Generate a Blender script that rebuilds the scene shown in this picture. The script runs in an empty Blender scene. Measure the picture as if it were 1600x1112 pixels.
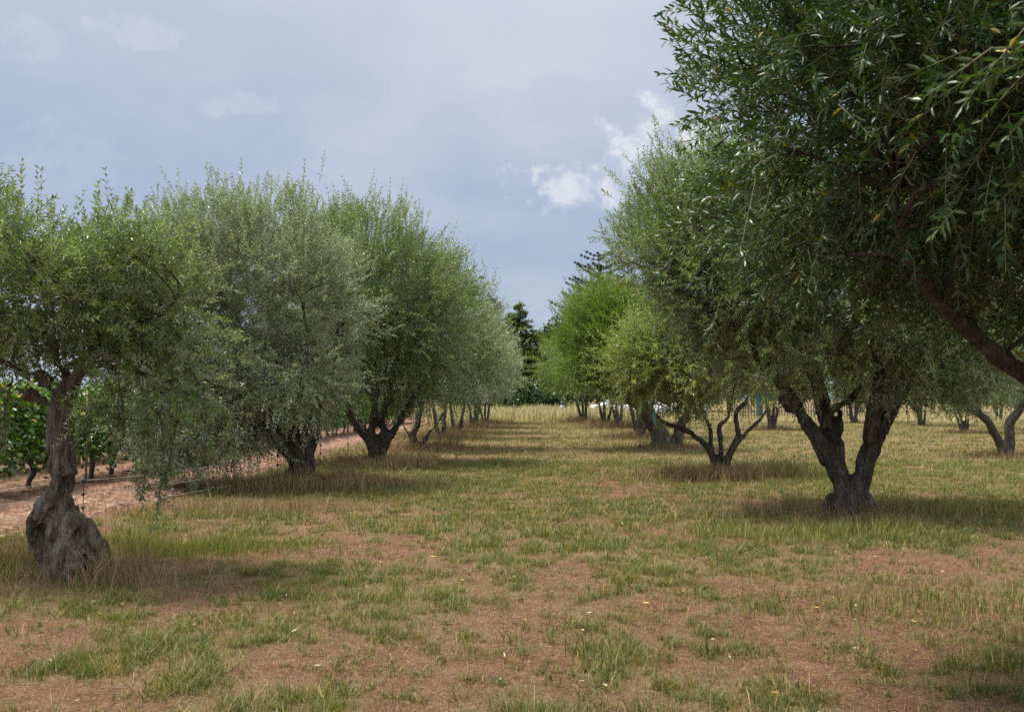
import bpy, math, random
import numpy as np
from mathutils import Vector, noise as mnoise
R = math.radians
sc = bpy.context.scene
C = sc.collection
# ------------------------------------------------------------------ camera
FPX, W0, H0, HOR, CH = 1500.0, 1600.0, 1112.0, 622.0, 1.6
PITCH = math.atan((HOR - H0 / 2) / FPX)
cam = bpy.data.cameras.new('camera'); camo = bpy.data.objects.new('camera', cam); C.objects.link(camo)
cam.sensor_fit = 'HORIZONTAL'; cam.sensor_width = 36; cam.lens = 36 * FPX / W0
camo.location = (0, 0, CH); camo.rotation_euler = (R(90) + PITCH, 0, 0)
cam.clip_start = .05; cam.clip_end = 5000
sc.camera = camo
cam.dof.use_dof = True; cam.dof.focus_distance = 13; cam.dof.aperture_fstop = 7.0
# ------------------------------------------------------------------ light
SUN_EL, SUN_V = R(66), Vector((-.70, .05, 0)).normalized()
sund = Vector((SUN_V.x * math.cos(SUN_EL), SUN_V.y * math.cos(SUN_EL), math.sin(SUN_EL)))
sl = bpy.data.lights.new('sun', 'SUN'); so = bpy.data.objects.new('sun', sl); C.objects.link(so)
sl.energy = 4.0; sl.angle = R(14); sl.color = (1, .95, .83)
so.rotation_euler = sund.to_track_quat('Z', 'Y').to_euler()
world = bpy.data.worlds.new('World'); sc.world = world; world.use_nodes = True
sc.view_settings.view_transform = 'Standard'; sc.view_settings.look = 'None'
sc.view_settings.exposure = .86; sc.view_settings.gamma = 1
sc.cycles.max_bounces = 6; sc.cycles.diffuse_bounces = 3; sc.cycles.transmission_bounces = 4
sc.cycles.use_denoising = False; sc.cycles.transparent_max_bounces = 6; sc.cycles.glossy_bounces = 2


def P(px, py, d):
    """point whose picture position is px,py (1600x1112) at distance d along +Y"""
    u, v = (px - W0 / 2) / FPX, (H0 / 2 - py) / FPX
    y = math.cos(PITCH) - v * math.sin(PITCH); z = math.sin(PITCH) + v * math.cos(PITCH)
    k = d / y
    return np.array([u * k, d, CH + z * k])


def G(px, py):
    v = (H0 / 2 - py) / FPX
    y = math.cos(PITCH) - v * math.sin(PITCH); z = math.sin(PITCH) + v * math.cos(PITCH)
    k = -CH / z
    return np.array([(px - W0 / 2) / FPX * k, y * k, 0.])


# ------------------------------------------------------------------ node helpers
class NT:
    def __init__(s, nt): s.t = nt; s.t.nodes.clear()
    def n(s, typ, ins=None, **kw):
        nd = s.t.nodes.new(typ)
        for k, v in kw.items(): setattr(nd, k, v)
        for k, v in (ins or {}).items():
            if isinstance(v, tuple) and len(v) == 2 and hasattr(v[0], 'outputs'):
                s.t.links.new(v[0].outputs[v[1]], nd.inputs[k])
            elif hasattr(v, 'outputs'): s.t.links.new(v.outputs[0], nd.inputs[k])
            else: nd.inputs[k].default_value = v
        return nd
    def math(s, op, a, b=0., clamp=False): return s.n('ShaderNodeMath', {0: a, 1: b}, operation=op, use_clamp=clamp)
    def mix(s, f, a, b):
        m = s.n('ShaderNodeMix', data_type='RGBA')
        for k, v in ((0, f), (6, a), (7, b)):
            if isinstance(v, tuple) and len(v) == 2 and hasattr(v[0], 'outputs'): s.t.links.new(v[0].outputs[v[1]], m.inputs[k])
            elif hasattr(v, 'outputs'): s.t.links.new(v.outputs[2] if v.bl_idname == 'ShaderNodeMix' else v.outputs[0], m.inputs[k])
            else: m.inputs[k].default_value = v if k == 0 or len(v) == 4 else (*v, 1)
        return m
    def ramp(s, f, pts, interp='LINEAR'):
        r = s.n('ShaderNodeValToRGB'); r.color_ramp.interpolation = interp
        e = r.color_ramp.elements
        while len(e) > 1: e.remove(e[-1])
        for i, (p, c) in enumerate(pts):
            if not hasattr(c, '__len__'): c = (c, c, c)
            x = e[0] if i == 0 else e.new(p)
            x.position = p; x.color = (*c, 1)
        s.t.links.new(f[0].outputs[f[1]] if isinstance(f, tuple) else f.outputs[0], r.inputs[0])
        return r
    def noise(s, vec, scale, detail=4, rough=.55, dist=0., lac=2.):
        return s.n('ShaderNodeTexNoise', {'Vector': vec, 'Scale': scale, 'Detail': detail, 'Roughness': rough, 'Distortion': dist, 'Lacunarity': lac})


def mout(m): return m.outputs[2] if m.bl_idname == 'ShaderNodeMix' else m.outputs[0]


def newmat(name):
    m = bpy.data.materials.new(name); m.use_nodes = True
    return m, NT(m.node_tree)


def finish(t, shader):
    o = t.n('ShaderNodeOutputMaterial'); t.t.links.new(shader.outputs[0], o.inputs[0])


# ------------------------------------------------------------------ sky
w = NT(world.node_tree)
sky = w.n('ShaderNodeTexSky', sky_type='NISHITA', sun_disc=False)
sky.sun_elevation = SUN_EL; sky.sun_rotation = math.atan2(SUN_V.x, SUN_V.y)
tc = w.n('ShaderNodeTexCoord')
sep = w.n('ShaderNodeSeparateXYZ', {0: (tc, 0)})
zz = w.math('ADD', w.math('MAXIMUM', (sep, 2), 0.), .22)
pl = w.n('ShaderNodeCombineXYZ', {0: w.math('DIVIDE', (sep, 0), zz), 1: w.math('DIVIDE', (sep, 1), zz), 2: 0.})
n1 = w.noise(pl, .85, 6, .52, .35)
n2 = w.noise(pl, 2.6, 7, .58, .5)
sm = w.math('ADD', w.math('MULTIPLY', n1, .7), w.math('MULTIPLY', n2, .3))
el = w.ramp((sep, 2), [(0, (2.7, 3.1, 3.75)), (.06, (2.15, 2.6, 3.4)), (.17, (2.05, 2.52, 3.4)), (.36, (2.95, 3.3, 3.9)), (.5, (6.0, 6.3, 6.8)), (1, (13.5, 13.8, 14.0))])
cl = w.ramp(sm, [(.36, (1.8, 2.3, 3.25)), (.50, (2.55, 2.95, 3.7)), (.62, (3.6, 3.8, 4.2))])
base = w.mix(w.ramp((sep, 2), [(.36, .55), (.6, .15)]), el, cl)
base = w.mix(.94, (sky, 0), base)


def puff(px, py, rx, ry, amp=1., seed=0., ns=3.3, sc_=19., hard=.5):
    """a small white cumulus lying in one direction of the sky"""
    d = Vector(P(px, py, 100) - np.array([0, 0, CH])).normalized()
    sd = d.cross(Vector((0, 0, 1))).normalized(); up = sd.cross(d)
    a = w.n('ShaderNodeVectorMath', {0: (tc, 0), 1: tuple(sd / rx)}, operation='DOT_PRODUCT')
    b = w.n('ShaderNodeVectorMath', {0: (tc, 0), 1: tuple(up / ry)}, operation='DOT_PRODUCT')
    b = w.math('SUBTRACT', (b, 1), float(d.dot(up) / ry))
    f = w.n('ShaderNodeVectorMath', {0: (tc, 0), 1: tuple(d)}, operation='DOT_PRODUCT')
    b = w.math('MULTIPLY', b, w.math('SUBTRACT', 1.35, w.math('MULTIPLY', w.math('GREATER_THAN', b, 0.), .55)))   # flatter underneath
    r2 = w.math('ADD', w.math('POWER', (a, 1), 2.), w.math('POWER', b, 2.))
    fall = w.math('SUBTRACT', 1., r2)
    vv = w.n('ShaderNodeVectorMath', {0: (tc, 0), 1: (seed, 0., 0.)}, operation='ADD')
    nn = w.noise(vv, sc_, 10, .62, .25)
    q = w.math('ADD', w.math('MULTIPLY', w.math('MAXIMUM', fall, -1.5), .40), w.math('MULTIPLY', w.math('SUBTRACT', nn, .52), ns))
    q = w.math('MULTIPLY', q, w.math('GREATER_THAN', (f, 1), 0.))
    q = w.ramp(q, [(0, 0.), (hard, .7), (.95, 1.)], 'EASE')
    return w.math('MULTIPLY', q, amp)


base = w.mix(puff(740, 60, .42, .22, .7, 2.2, 1.2, 3.5, .6), base, (3.75, 3.95, 4.35))
base = w.mix(puff(1000, 150, .22, .10, .4, 9.2, 1.2, 5., .6), base, (3.9, 4.1, 4.5))
base = w.mix(puff(800, 175, .20, .03, .5, 5.5, 1.2, 7., .6), base, (2.35, 2.7, 3.6))
for px, py, rx, ry, amp, seed in ((876, 306, .078, .027, .9, 21.3), (1038, 246, .078, .044, .95, 7.7), (60, 75, .034, .026, .2, 6.),
                                  (210, 60, .050, .018, .25, 8.4), (390, 165, .04, .012, .2, 3.3), (335, 170, .02, .012, .2, 5.), (120, 250, .06, .035, .12, 11.), (1110, 310, .10, .05, .6, 13.)):
    base = w.mix(puff(px, py, rx, ry, amp, seed, 2.5, 24., .4), base, (4.7, 4.85, 5.1))
bg = w.n('ShaderNodeBackground', {'Strength': .1}); w.t.links.new(mout(base), bg.inputs[0])
wo = w.n('ShaderNodeOutputWorld'); w.t.links.new(bg.outputs[0], wo.inputs[0])


# ------------------------------------------------------------------ numpy noise
def _h(ix, iy, iz, s):
    n = (ix.astype(np.int64) * 374761393 + iy.astype(np.int64) * 668265263 + iz.astype(np.int64) * 2147483647 + s * 974634777) & 0xffffffff
    n = ((n ^ (n >> 13)) * 1274126177) & 0xffffffff
    n = (n ^ (n >> 16)) & 0xffffffff
    return n / 4294967295.0


def vnoise(x, y, z=None, s=0):
    x = np.asarray(x, float); y = np.asarray(y, float); z = np.zeros_like(x) if z is None else z
    ix, iy, iz = np.floor(x), np.floor(y), np.floor(z)
    fx, fy, fz = x - ix, y - iy, z - iz
    fx, fy, fz = [f * f * (3 - 2 * f) for f in (fx, fy, fz)]
    r = 0
    for a in (0, 1):
        for b in (0, 1):
            for c in (0, 1):
                r = r + _h(ix + a, iy + b, iz + c, s) * np.where(a, fx, 1 - fx) * np.where(b, fy, 1 - fy) * np.where(c, fz, 1 - fz)
    return r


def fbm(x, y, z=None, s=0, o=4):
    r, a, t = 0, 1., 0.
    z = None if z is None else np.asarray(z, float)
    for i in range(o):
        k = 2.03 ** i
        r = r + a * vnoise(x * k, y * k, None if z is None else z * k, s + i * 7); t += a; a *= .5
    return r / t


def norm(a): return a / np.maximum(np.linalg.norm(a, axis=-1, keepdims=True), 1e-9)


# ------------------------------------------------------------------ mesh buffer
class Buf:
    def __init__(s): s.v = []; s.f = []; s.r = []; s.m = []; s.n = 0
    def add(s, V, faces, rnd=.5, mat=0):
        """V (n,3); faces: list of (k,m) index arrays"""
        V = np.asarray(V, np.float32).reshape(-1, 3)
        for F in faces:
            F = np.asarray(F, np.int64)
            if len(F): s.f.append(F + s.n); s.m.append(np.full(len(F), mat, np.int32))
        s.v.append(V); s.r.append(np.broadcast_to(np.asarray(rnd, np.float32), (len(V),)).copy() if np.ndim(rnd) == 0 else np.asarray(rnd, np.float32))
        s.n += len(V)
    def mesh(s, name, mats, smooth=False, shift=None):
        V = np.concatenate(s.v); me = bpy.data.meshes.new(name)
        if shift is not None: V = V - np.asarray(shift, np.float32)
        loops = np.concatenate([F.ravel() for F in s.f]); sizes = np.concatenate([np.full(len(F), F.shape[1]) for F in s.f])
        me.vertices.add(len(V)); me.vertices.foreach_set('co', V.astype(np.float32).ravel())
        me.loops.add(len(loops)); me.loops.foreach_set('vertex_index', loops.astype(np.int32))
        me.polygons.add(len(sizes)); me.polygons.foreach_set('loop_start', np.concatenate([[0], np.cumsum(sizes)[:-1]]).astype(np.int32))
        me.polygons.foreach_set('loop_total', sizes.astype(np.int32))
        me.polygons.foreach_set('material_index', np.concatenate(s.m))
        me.polygons.foreach_set('use_smooth', np.full(len(sizes), smooth))
        me.update(calc_edges=True)
        a = me.attributes.new('rnd', 'FLOAT', 'POINT'); a.data.foreach_set('value', np.concatenate(s.r))
        for m in (mats if isinstance(mats, (list, tuple)) else [mats]): me.materials.append(m)
        return me


def obj(name, me, parent=None, loc=None):
    o = bpy.data.objects.new(name, me); C.objects.link(o)
    if parent is not None: o.parent = parent
    if loc is not None: o.location = [float(q) for q in loc]
    return o


def tag(o, label=None, cat=None, group=None, kind=None):
    for k, v in (('label', label), ('category', cat), ('group', group), ('kind', kind)):
        if v: o[k] = v
    return o


def thing(name, loc, label, cat, group=None, rz=0.):
    o = obj(name, None, None, loc); o.rotation_euler = (0, 0, rz)
    return tag(o, label, cat, group)


def resample(pts, rad, step):
    pts = np.asarray(pts, float); rad = np.asarray(rad, float)
    n = len(pts)
    if n == 2: pts = np.array([pts[0], (pts[0] + pts[1]) / 2, pts[1]]); rad = np.array([rad[0], rad.mean(), rad[1]]); n = 3
    e = np.vstack([2 * pts[0] - pts[1], pts, 2 * pts[-1] - pts[-2]]); er = np.concatenate([[rad[0]], rad, [rad[-1]]])
    out, ro = [], []
    for i in range(n - 1):
        p0, p1, p2, p3 = e[i:i + 4]; k = max(1, int(np.linalg.norm(p2 - p1) / step))
        for j in range(k):
            t = j / k
            out.append(.5 * (2 * p1 + (p2 - p0) * t + (2 * p0 - 5 * p1 + 4 * p2 - p3) * t * t + (3 * p1 - p0 - 3 * p2 + p3) * t ** 3))
            ro.append(er[i + 1] * (1 - t) + er[i + 2] * t)
    out.append(pts[-1]); ro.append(rad[-1])
    return np.array(out), np.array(ro)


def tube(pts, rad, seg=8, ell=None, flute=0., ph=0., cap=True):
    pts = np.asarray(pts, float); n = len(pts)
    t = norm(np.gradient(pts, axis=0))
    ref = np.array([1., 0, 0]) if abs(t[0][0]) < .9 else np.array([0, 1., 0])
    us = []
    u = ref - t[0] * ref.dot(t[0])
    for i in range(n):
        u = u - t[i] * u.dot(t[i]); u = u / max(np.linalg.norm(u), 1e-9); us.append(u)
    us = np.array(us); vs = np.cross(t, us)
    a = np.linspace(0, 2 * np.pi, seg, endpoint=False)
    r = np.asarray(rad)[:, None] * (1 + flute * np.sin(3 * a + ph + np.arange(n)[:, None] * .25) + flute * .6 * np.sin(5 * a + 2 * ph - np.arange(n)[:, None] * .17))
    V = pts[:, None] + us[:, None] * (np.cos(a) * r)[..., None] + vs[:, None] * (np.sin(a) * r)[..., None]
    V = V.reshape(-1, 3)
    i, j = np.meshgrid(np.arange(n - 1), np.arange(seg), indexing='ij')
    j2 = (j + 1) % seg
    F = np.stack([i * seg + j, i * seg + j2, (i + 1) * seg + j2, (i + 1) * seg + j], -1).reshape(-1, 4)
    fs = [F]
    if cap: fs += [np.arange(seg)[::-1][None], (np.arange(seg) + (n - 1) * seg)[None]]
    return V, fs


def tubes_batch(A, B, r0, r1, seg=3):
    """many straight thin tapered rods at once"""
    N = len(A); t = norm(B - A); ref = np.where(np.abs(t[:, 2:3]) < .9, np.array([[0, 0, 1.]]), np.array([[1., 0, 0]]))
    u = norm(np.cross(t, ref)); v = np.cross(t, u)
    a = np.linspace(0, 2 * np.pi, seg, endpoint=False)
    ring = u[:, None] * np.cos(a)[None, :, None] + v[:, None] * np.sin(a)[None, :, None]
    r0 = np.broadcast_to(r0, N)[:, None, None]; r1 = np.broadcast_to(r1, N)[:, None, None]
    V = np.concatenate([A[:, None] + ring * r0, B[:, None] + ring * r1], 1)
    j = np.arange(seg); j2 = (j + 1) % seg
    F = np.stack([j, j2, j2 + seg, j + seg], -1)
    F = (np.arange(N)[:, None, None] * 2 * seg + F[None]).reshape(-1, 4)
    return V.reshape(-1, 3), [F]


def leaves(B, D, Nn, L, Wd, fine=False, curl=.12):
    """leaf blades: base B, direction D, upper-side normal Nn"""
    N = len(B); D = norm(D); S = norm(np.cross(D, Nn)); U = np.cross(S, D)
    L = np.broadcast_to(L, N)[:, None]; Wd = np.broadcast_to(Wd, N)[:, None]
    if not fine:
        f = .25 * Wd
        V = np.stack([B, B + D * L * .45 - S * Wd * .5 + U * f, B + D * L - U * curl * L, B + D * L * .45 + S * Wd * .5 + U * f], 1)
        b = np.arange(N)[:, None] * 4
        return V.reshape(-1, 3), [np.concatenate([b + [[0, 3, 2]], b + [[0, 2, 1]]])], 4
    m = [B, B + D * L * .32 + U * L * curl * .25, B + D * L * .7 + U * L * curl * .1, B + D * L - U * L * curl * .5]
    f = .16 * Wd
    V = np.stack([m[0], m[1], m[2], m[3], m[1] - S * Wd * .46 + U * f, m[2] - S * Wd * .4 + U * f, m[1] + S * Wd * .46 + U * f, m[2] + S * Wd * .4 + U * f], 1)
    b = np.arange(N)[:, None] * 8
    T = np.concatenate([b + [[0, 1, 4]], b + [[2, 3, 5]], b + [[0, 6, 1]], b + [[2, 7, 3]]])
    Q = np.concatenate([b + [[1, 2, 5, 4]], b + [[1, 6, 7, 2]]])
    return V.reshape(-1, 3), [T, Q], 8


# ------------------------------------------------------------------ materials
def leaf_mat(name, dark, mid, lite, back, yellow=(.32, .25, .03), transl=.22, yfrac=.985, rough=.36):
    m, t = newmat(name)
    at = t.n('ShaderNodeAttribute', attribute_name='rnd')
    top = t.ramp((at, 2), [(0, dark), (.45, mid), (.9, lite), (yfrac, lite), (min(yfrac + .004, .999), yellow), (1, yellow)])
    bk = t.ramp((at, 2), [(0, tuple(.75 * c for c in back)), (.9, back), (yfrac, back), (min(yfrac + .004, .999), yellow), (1, yellow)])
    g = t.n('ShaderNodeNewGeometry')
    col = t.mix((g, 6), top, bk)
    p = t.n('ShaderNodeBsdfPrincipled', {'Roughness': rough, 'Specular IOR Level': .45}); t.t.links.new(mout(col), p.inputs['Base Color'])
    tr = t.n('ShaderNodeBsdfTranslucent'); hs = t.n('ShaderNodeHueSaturation', {'Saturation': 1.25, 'Value': 1.25}); t.t.links.new(mout(top), hs.inputs['Color'])
    t.t.links.new(hs.outputs[0], tr.inputs[0])
    mx = t.n('ShaderNodeMixShader', {0: transl, 1: p, 2: tr}); finish(t, mx)
    return m


M = {}
M['olive'] = leaf_mat('olive_leaf', (.030, .062, .018), (.125, .19, .046), (.29, .36, .14), (.42, .46, .34), transl=.30)
M['olive_silver'] = leaf_mat('silvery_olive_leaf', (.05, .085, .030), (.175, .23, .100), (.39, .44, .29), (.56, .60, .46), transl=.30)
M['olive_near'] = leaf_mat('shaded_olive_leaf', (.018, .046, .014), (.034, .078, .018), (.075, .13, .030), (.12, .16, .07), transl=.28)  # olive leaf again, with the overhanging crown's shade put into its colour
M['olive_bright'] = leaf_mat('bright_green_leaf', (.06, .125, .018), (.15, .235, .038), (.26, .35, .08), (.14, .23, .07), transl=.32)
M['olive_young'] = leaf_mat('young_olive_leaf', (.08, .12, .026), (.20, .26, .068), (.37, .42, .16), (.34, .38, .17), transl=.36)
M['vine'] = leaf_mat('vine_leaf', (.022, .062, .010), (.05, .12, .016), (.12, .21, .035), (.11, .17, .06), transl=.35, yfrac=.975)
M['broad'] = leaf_mat('broad_leaf', (.018, .040, .012), (.030, .058, .016), (.052, .085, .024), (.05, .08, .03))
M['cedar'] = leaf_mat('cedar_needle', (.06, .10, .03), (.12, .17, .045), (.27, .30, .085), (.05, .08, .03), yfrac=.997)
M['spiky'] = leaf_mat('spiky_needle', (.012, .028, .016), (.02, .038, .022), (.03, .05, .03), (.02, .04, .025), yfrac=.998, transl=.05)
M['russet'] = leaf_mat('russet_leaf', (.06, .045, .035), (.08, .06, .045), (.10, .075, .055), (.09, .07, .05), transl=.1)
M['grass'] = leaf_mat('grass_blade', (.040, .068, .012), (.094, .118, .024), (.24, .22, .06), (.12, .15, .05), yellow=(.40, .29, .12), yfrac=.88, rough=.6, transl=.3)
M['grass_lime'] = leaf_mat('lime_grass_blade', (.10, .13, .022), (.16, .19, .035), (.26, .26, .07), (.18, .2, .06), yellow=(.42, .33, .14), yfrac=.8, rough=.6)
M['dry'] = leaf_mat('dry_grass_blade', (.11, .065, .035), (.26, .17, .09), (.46, .34, .19), (.36, .26, .14), yellow=(.22, .23, .07), yfrac=.9, rough=.7)
M['russet_grass'] = leaf_mat('russet_grass_blade', (.09, .042, .022), (.23, .115, .058), (.40, .26, .14), (.25, .15, .08), yellow=(.15, .17, .05), yfrac=.9, rough=.7)


def bark_mat(name, c0, c1, c2, scale=1., pale=0.):
    m, t = newmat(name)
    tc = t.n('ShaderNodeTexCoord')
    mp = t.n('ShaderNodeMapping', {'Vector': (tc, 3), 'Scale': (9 * scale, 9 * scale, 2.2 * scale)})
    n = t.noise(mp, 3., 8, .65, .8)
    n2 = t.noise((tc, 3), 2.2 * scale, 4)
    mp2 = t.n('ShaderNodeMapping', {'Vector': (tc, 3), 'Scale': (26 * scale, 26 * scale, 4 * scale)})
    vo = t.noise(mp2, 2., 5, .7, 1.2)
    col = t.ramp(n, [(.3, c0), (.5, c1), (.68, c2)])
    col = t.mix(t.ramp(n2, [(.4, 0.), (.7, .55)]), col, tuple(q * .62 for q in c1))
    if pale:
        mp3 = t.n('ShaderNodeMapping', {'Vector': (tc, 3), 'Scale': (7, 7, 1.1)})
        pn = t.noise(mp3, 1.6, 4, .5, .4)
        col = t.mix(t.ramp(pn, [(.52, 0.), (.66, pale)]), col, (.34, .31, .28))
    p = t.n('ShaderNodeBsdfPrincipled', {'Roughness': .9, 'Specular IOR Level': .2}); t.t.links.new(mout(col), p.inputs['Base Color'])
    h = t.math('ADD', t.math('MULTIPLY', n, 1.), t.math('MULTIPLY', vo, .6))
    b = t.n('ShaderNodeBump', {'Height': h, 'Strength': 1., 'Distance': .06}); t.t.links.new(b.outputs[0], p.inputs['Normal'])
    finish(t, p); return m


M['bark'] = bark_mat('olive_bark', (.045, .038, .030), (.125, .105, .085), (.22, .19, .16))
M['bark_old'] = bark_mat('old_olive_bark', (.040, .030, .022), (.20, .158, .118), (.42, .345, .27), pale=.6)
M['bark_dark'] = bark_mat('dark_bark', (.030, .025, .020), (.12, .10, .08), (.25, .22, .185), pale=.4)


def flat_mat(name, col, rough=.6, var=.15, metal=0., scale=12., bump=.15, trans=0.):
    m, t = newmat(name)
    tc = t.n('ShaderNodeTexCoord'); n = t.noise((tc, 3), scale, 5)
    c = t.mix(n, tuple(q * (1 - var) for q in col), tuple(min(1, q * (1 + var)) for q in col))
    p = t.n('ShaderNodeBsdfPrincipled', {'Roughness': rough, 'Metallic': metal, 'Transmission Weight': trans}); t.t.links.new(mout(c), p.inputs['Base Color'])
    b = t.n('ShaderNodeBump', {'Height': n, 'Strength': bump, 'Distance': .01}); t.t.links.new(b.outputs[0], p.inputs['Normal'])
    finish(t, p); return m


M['twig'] = flat_mat('olive_twig', (.20, .18, .11), .8)
M['twig_green'] = flat_mat('green_twig', (.16, .17, .06), .7)
M['fruit'] = flat_mat('green_olive', (.14, .22, .04), .3)
M['black'] = flat_mat('black_plastic', (.02, .02, .02), .5)
M['rust'] = flat_mat('rusty_rod', (.07, .05, .04), .8)
M['wire'] = flat_mat('white_wire', (.42, .44, .40), .5)
M['teal'] = flat_mat('teal_plastic', (.14, .33, .28), .35, trans=.25)
M['teal_dark'] = flat_mat('dark_teal_plastic', (.05, .2, .18), .35)
M['white'] = flat_mat('white_plastic', (.72, .74, .7), .5)
M['carwhite'] = flat_mat('white_car_paint', (.75, .76, .78), .25, .03)
M['glass'] = flat_mat('dark_car_glass', (.03, .035, .045), .1, .05)
M['paleblue'] = flat_mat('pale_blue_paint', (.42, .55, .62), .6)
M['wood'] = flat_mat('weathered_wood', (.24, .19, .14), .85, .3)
M['stone'] = flat_mat('pale_stone', (.33, .24, .19), .9, .3)
M['signgrey'] = flat_mat('grey_board', (.26, .27, .25), .7, .3)

# ------------------------------------------------------------------ ground
BASES = dict(L1=G(100, 903), L2=G(470, 762), L3=G(588, 726), L4=G(652, 702), L5=G(688, 684), L6=G(714, 676), L7=G(740, 668), L8=G(758, 662),
             R1=np.array([4.7, 5.9, 0]), R2=G(1325, 803), R3=G(1127, 746), R4=G(1040, 703), R5=G(1000, 684), R6=G(966, 668), R7=G(946, 664), R8=G(912, 660),
             S1=G(1572, 713), S2=G(1506, 676), S3=G(1206, 672))


def soil_edge(y): return -5.15 - .03 * np.clip(16 - y, 0, 10) * 4 * .8 + .012 * (y - 16) * 0 + .25 * (vnoise(y * .7, y * 0, s=5) - .5)


def greenness(x, y):
    """0 bare earth .. 1 dense green, a property of the meadow"""
    a = fbm(x * .42, y * .30, s=3, o=3); b = fbm(x * 1.6, y * 1.2, s=9, o=3)
    g = (a - .5) * 2.4 + (b - .5) * 2.8 + .60
    g = g + np.clip((y - 10) / 22, 0, .5)                              # greener further down the avenue
    g = g + .55 * np.exp(-(((x + 1.9) / 1.6) ** 2 + ((y - 7.4) / 1.7) ** 2))   # lush patch right of the first tree
    g = g - .55 * np.exp(-(((x - .9) / 1.5) ** 2 + ((y - 9.3) / 1.6) ** 2))    # worn patches
    g = g - .35 * np.exp(-(((x + .6) / 1.1) ** 2 + ((y - 5.2) / 1.4) ** 2))
    g = g - .4 * np.exp(-(((x - 1.6) / 2.4) ** 2 + ((y - 16) / 3.) ** 2))
    g = g + .3 * np.exp(-(((x - 3.8) / 2.2) ** 2 + ((y - 12) / 1.6) ** 2))
    g = g + .5 * np.clip((x - 5.2) / 3, 0, 1) * np.clip((y - 12) / 6, 0, 1)
    return np.clip(g, 0, 1)


def gheight(x, y):
    return .10 * (fbm(x * .35, y * .35, s=21, o=3) - .5) + .035 * (fbm(x * 2.2, y * 2.2, s=31, o=3) - .5)


xs = np.concatenate([-np.geomspace(900, 12, 40), np.linspace(-11.8, 14, 330), np.geomspace(14.4, 900, 40)])
ys = np.concatenate([np.linspace(-60, 2.5, 20), np.linspace(2.7, 20, 220), np.geomspace(20.2, 110, 170), np.geomspace(120, 1400, 30)])
X, Y = np.meshgrid(xs, ys)
far = np.clip((np.hypot(X, Y) - 60) / 60, 0, 1)
Z = gheight(X, Y) * (1 - far) - .02 * (X < soil_edge(Y))
for k, b in BASES.items():
    Z += .07 * np.exp(-((X - b[0]) ** 2 + (Y - b[1]) ** 2) / .9)
nx, ny = len(xs), len(ys)
i, j = np.meshgrid(np.arange(ny - 1), np.arange(nx - 1), indexing='ij')
F = np.stack([i * nx + j, i * nx + j + 1, (i + 1) * nx + j + 1, (i + 1) * nx + j], -1).reshape(-1, 4)
gb = Buf(); gb.add(np.stack([X, Y, Z], -1).reshape(-1, 3), [F], (greenness(X, Y) * (1 + np.clip((Y - 14) / 14, 0, 1.1))).ravel())
gm, t = newmat('meadow_ground')
tc = t.n('ShaderNodeTexCoord'); at = t.n('ShaderNodeAttribute', attribute_name='rnd')
fine = t.noise((tc, 3), 38., 8, .75, .6); mid = t.noise((tc, 3), 3.2, 6, .6, .3); big = t.noise((tc, 3), .45, 4)
mp = t.n('ShaderNodeMapping', {'Vector': (tc, 3), 'Scale': (55., 16., 20.), 'Rotation': (0, 0, .4)})
straw = t.noise(mp, 1.6, 6, .7, 2.2)
soil = t.ramp(mid, [(.32, (.090, .036, .022)), (.5, (.20, .086, .056)), (.68, (.33, .175, .13))])
soil = t.mix(t.ramp(big, [(.42, 0.), (.62, .55)]), soil, (.22, .098, .060))
strawc = t.ramp(straw, [(.42, (.045, .023, .014)), (.53, (.19, .108, .068)), (.65, (.52, .37, .26))])
dirt = t.mix(t.ramp(fine, [(.40, .15), (.58, .9)]), soil, strawc)
green = t.ramp(straw, [(.36, (.035, .048, .012)), (.5, (.105, .125, .034)), (.66, (.26, .26, .09))])
ga = t.math('MULTIPLY', t.math('ADD', (at, 2), t.math('MULTIPLY', t.math('SUBTRACT', mid, .5), 1.1), True), .42)
col = t.mix(ga, dirt, green)
col = t.mix(t.ramp(fine, [(.30, .65), (.42, 0.)]), col, (.05, .032, .02))
p = t.n('ShaderNodeBsdfPrincipled', {'Roughness': .95, 'Specular IOR Level': .15}); t.t.links.new(mout(col), p.inputs['Base Color'])
b = t.n('ShaderNodeBump', {'Height': t.math('ADD', fine, straw), 'Strength': .8, 'Distance': .025}); t.t.links.new(b.outputs[0], p.inputs['Normal'])
finish(t, p)
tag(obj('ground', gb.mesh('ground', gm, True)), kind='structure')

# tilled vineyard earth, real clods
xs = np.concatenate([-np.geomspace(60, 14.1, 60), np.linspace(-14, -4.6, 230)]); ys = np.concatenate([np.linspace(5, 30, 480), np.geomspace(30.1, 75, 160)])
X, Y = np.meshgrid(xs, ys)
cl1 = fbm(X * 3.1, Y * 3.1, s=41, o=4); cl2 = 1 - np.abs(2 * vnoise(X * 9, Y * 9, s=44) - 1)
e = np.clip((soil_edge(Y) - X + .25 * (fbm(X * 2, Y * 2, s=50) - .5)) / .5, 0, 1)
Z = gheight(X, Y) - .03 + e * (.03 + .16 * (cl1 - .42) + .05 * cl2) - (1 - e) * .12
Z *= 1
nx, ny = len(xs), len(ys)
i, j = np.meshgrid(np.arange(ny - 1), np.arange(nx - 1), indexing='ij')
F = np.stack([i * nx + j, i * nx + j + 1, (i + 1) * nx + j + 1, (i + 1) * nx + j], -1).reshape(-1, 4)
vb = Buf(); vb.add(np.stack([X, Y, Z], -1).reshape(-1, 3), [F], cl1.ravel())
vm, t = newmat('tilled_earth')
tc = t.n('ShaderNodeTexCoord'); at = t.n('ShaderNodeAttribute', attribute_name='rnd')
v = t.n('ShaderNodeTexVoronoi', {'Vector': (tc, 3), 'Scale': 11., 'Randomness': 1.}, feature='F1')
n = t.noise((tc, 3), 6., 7, .7)
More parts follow.
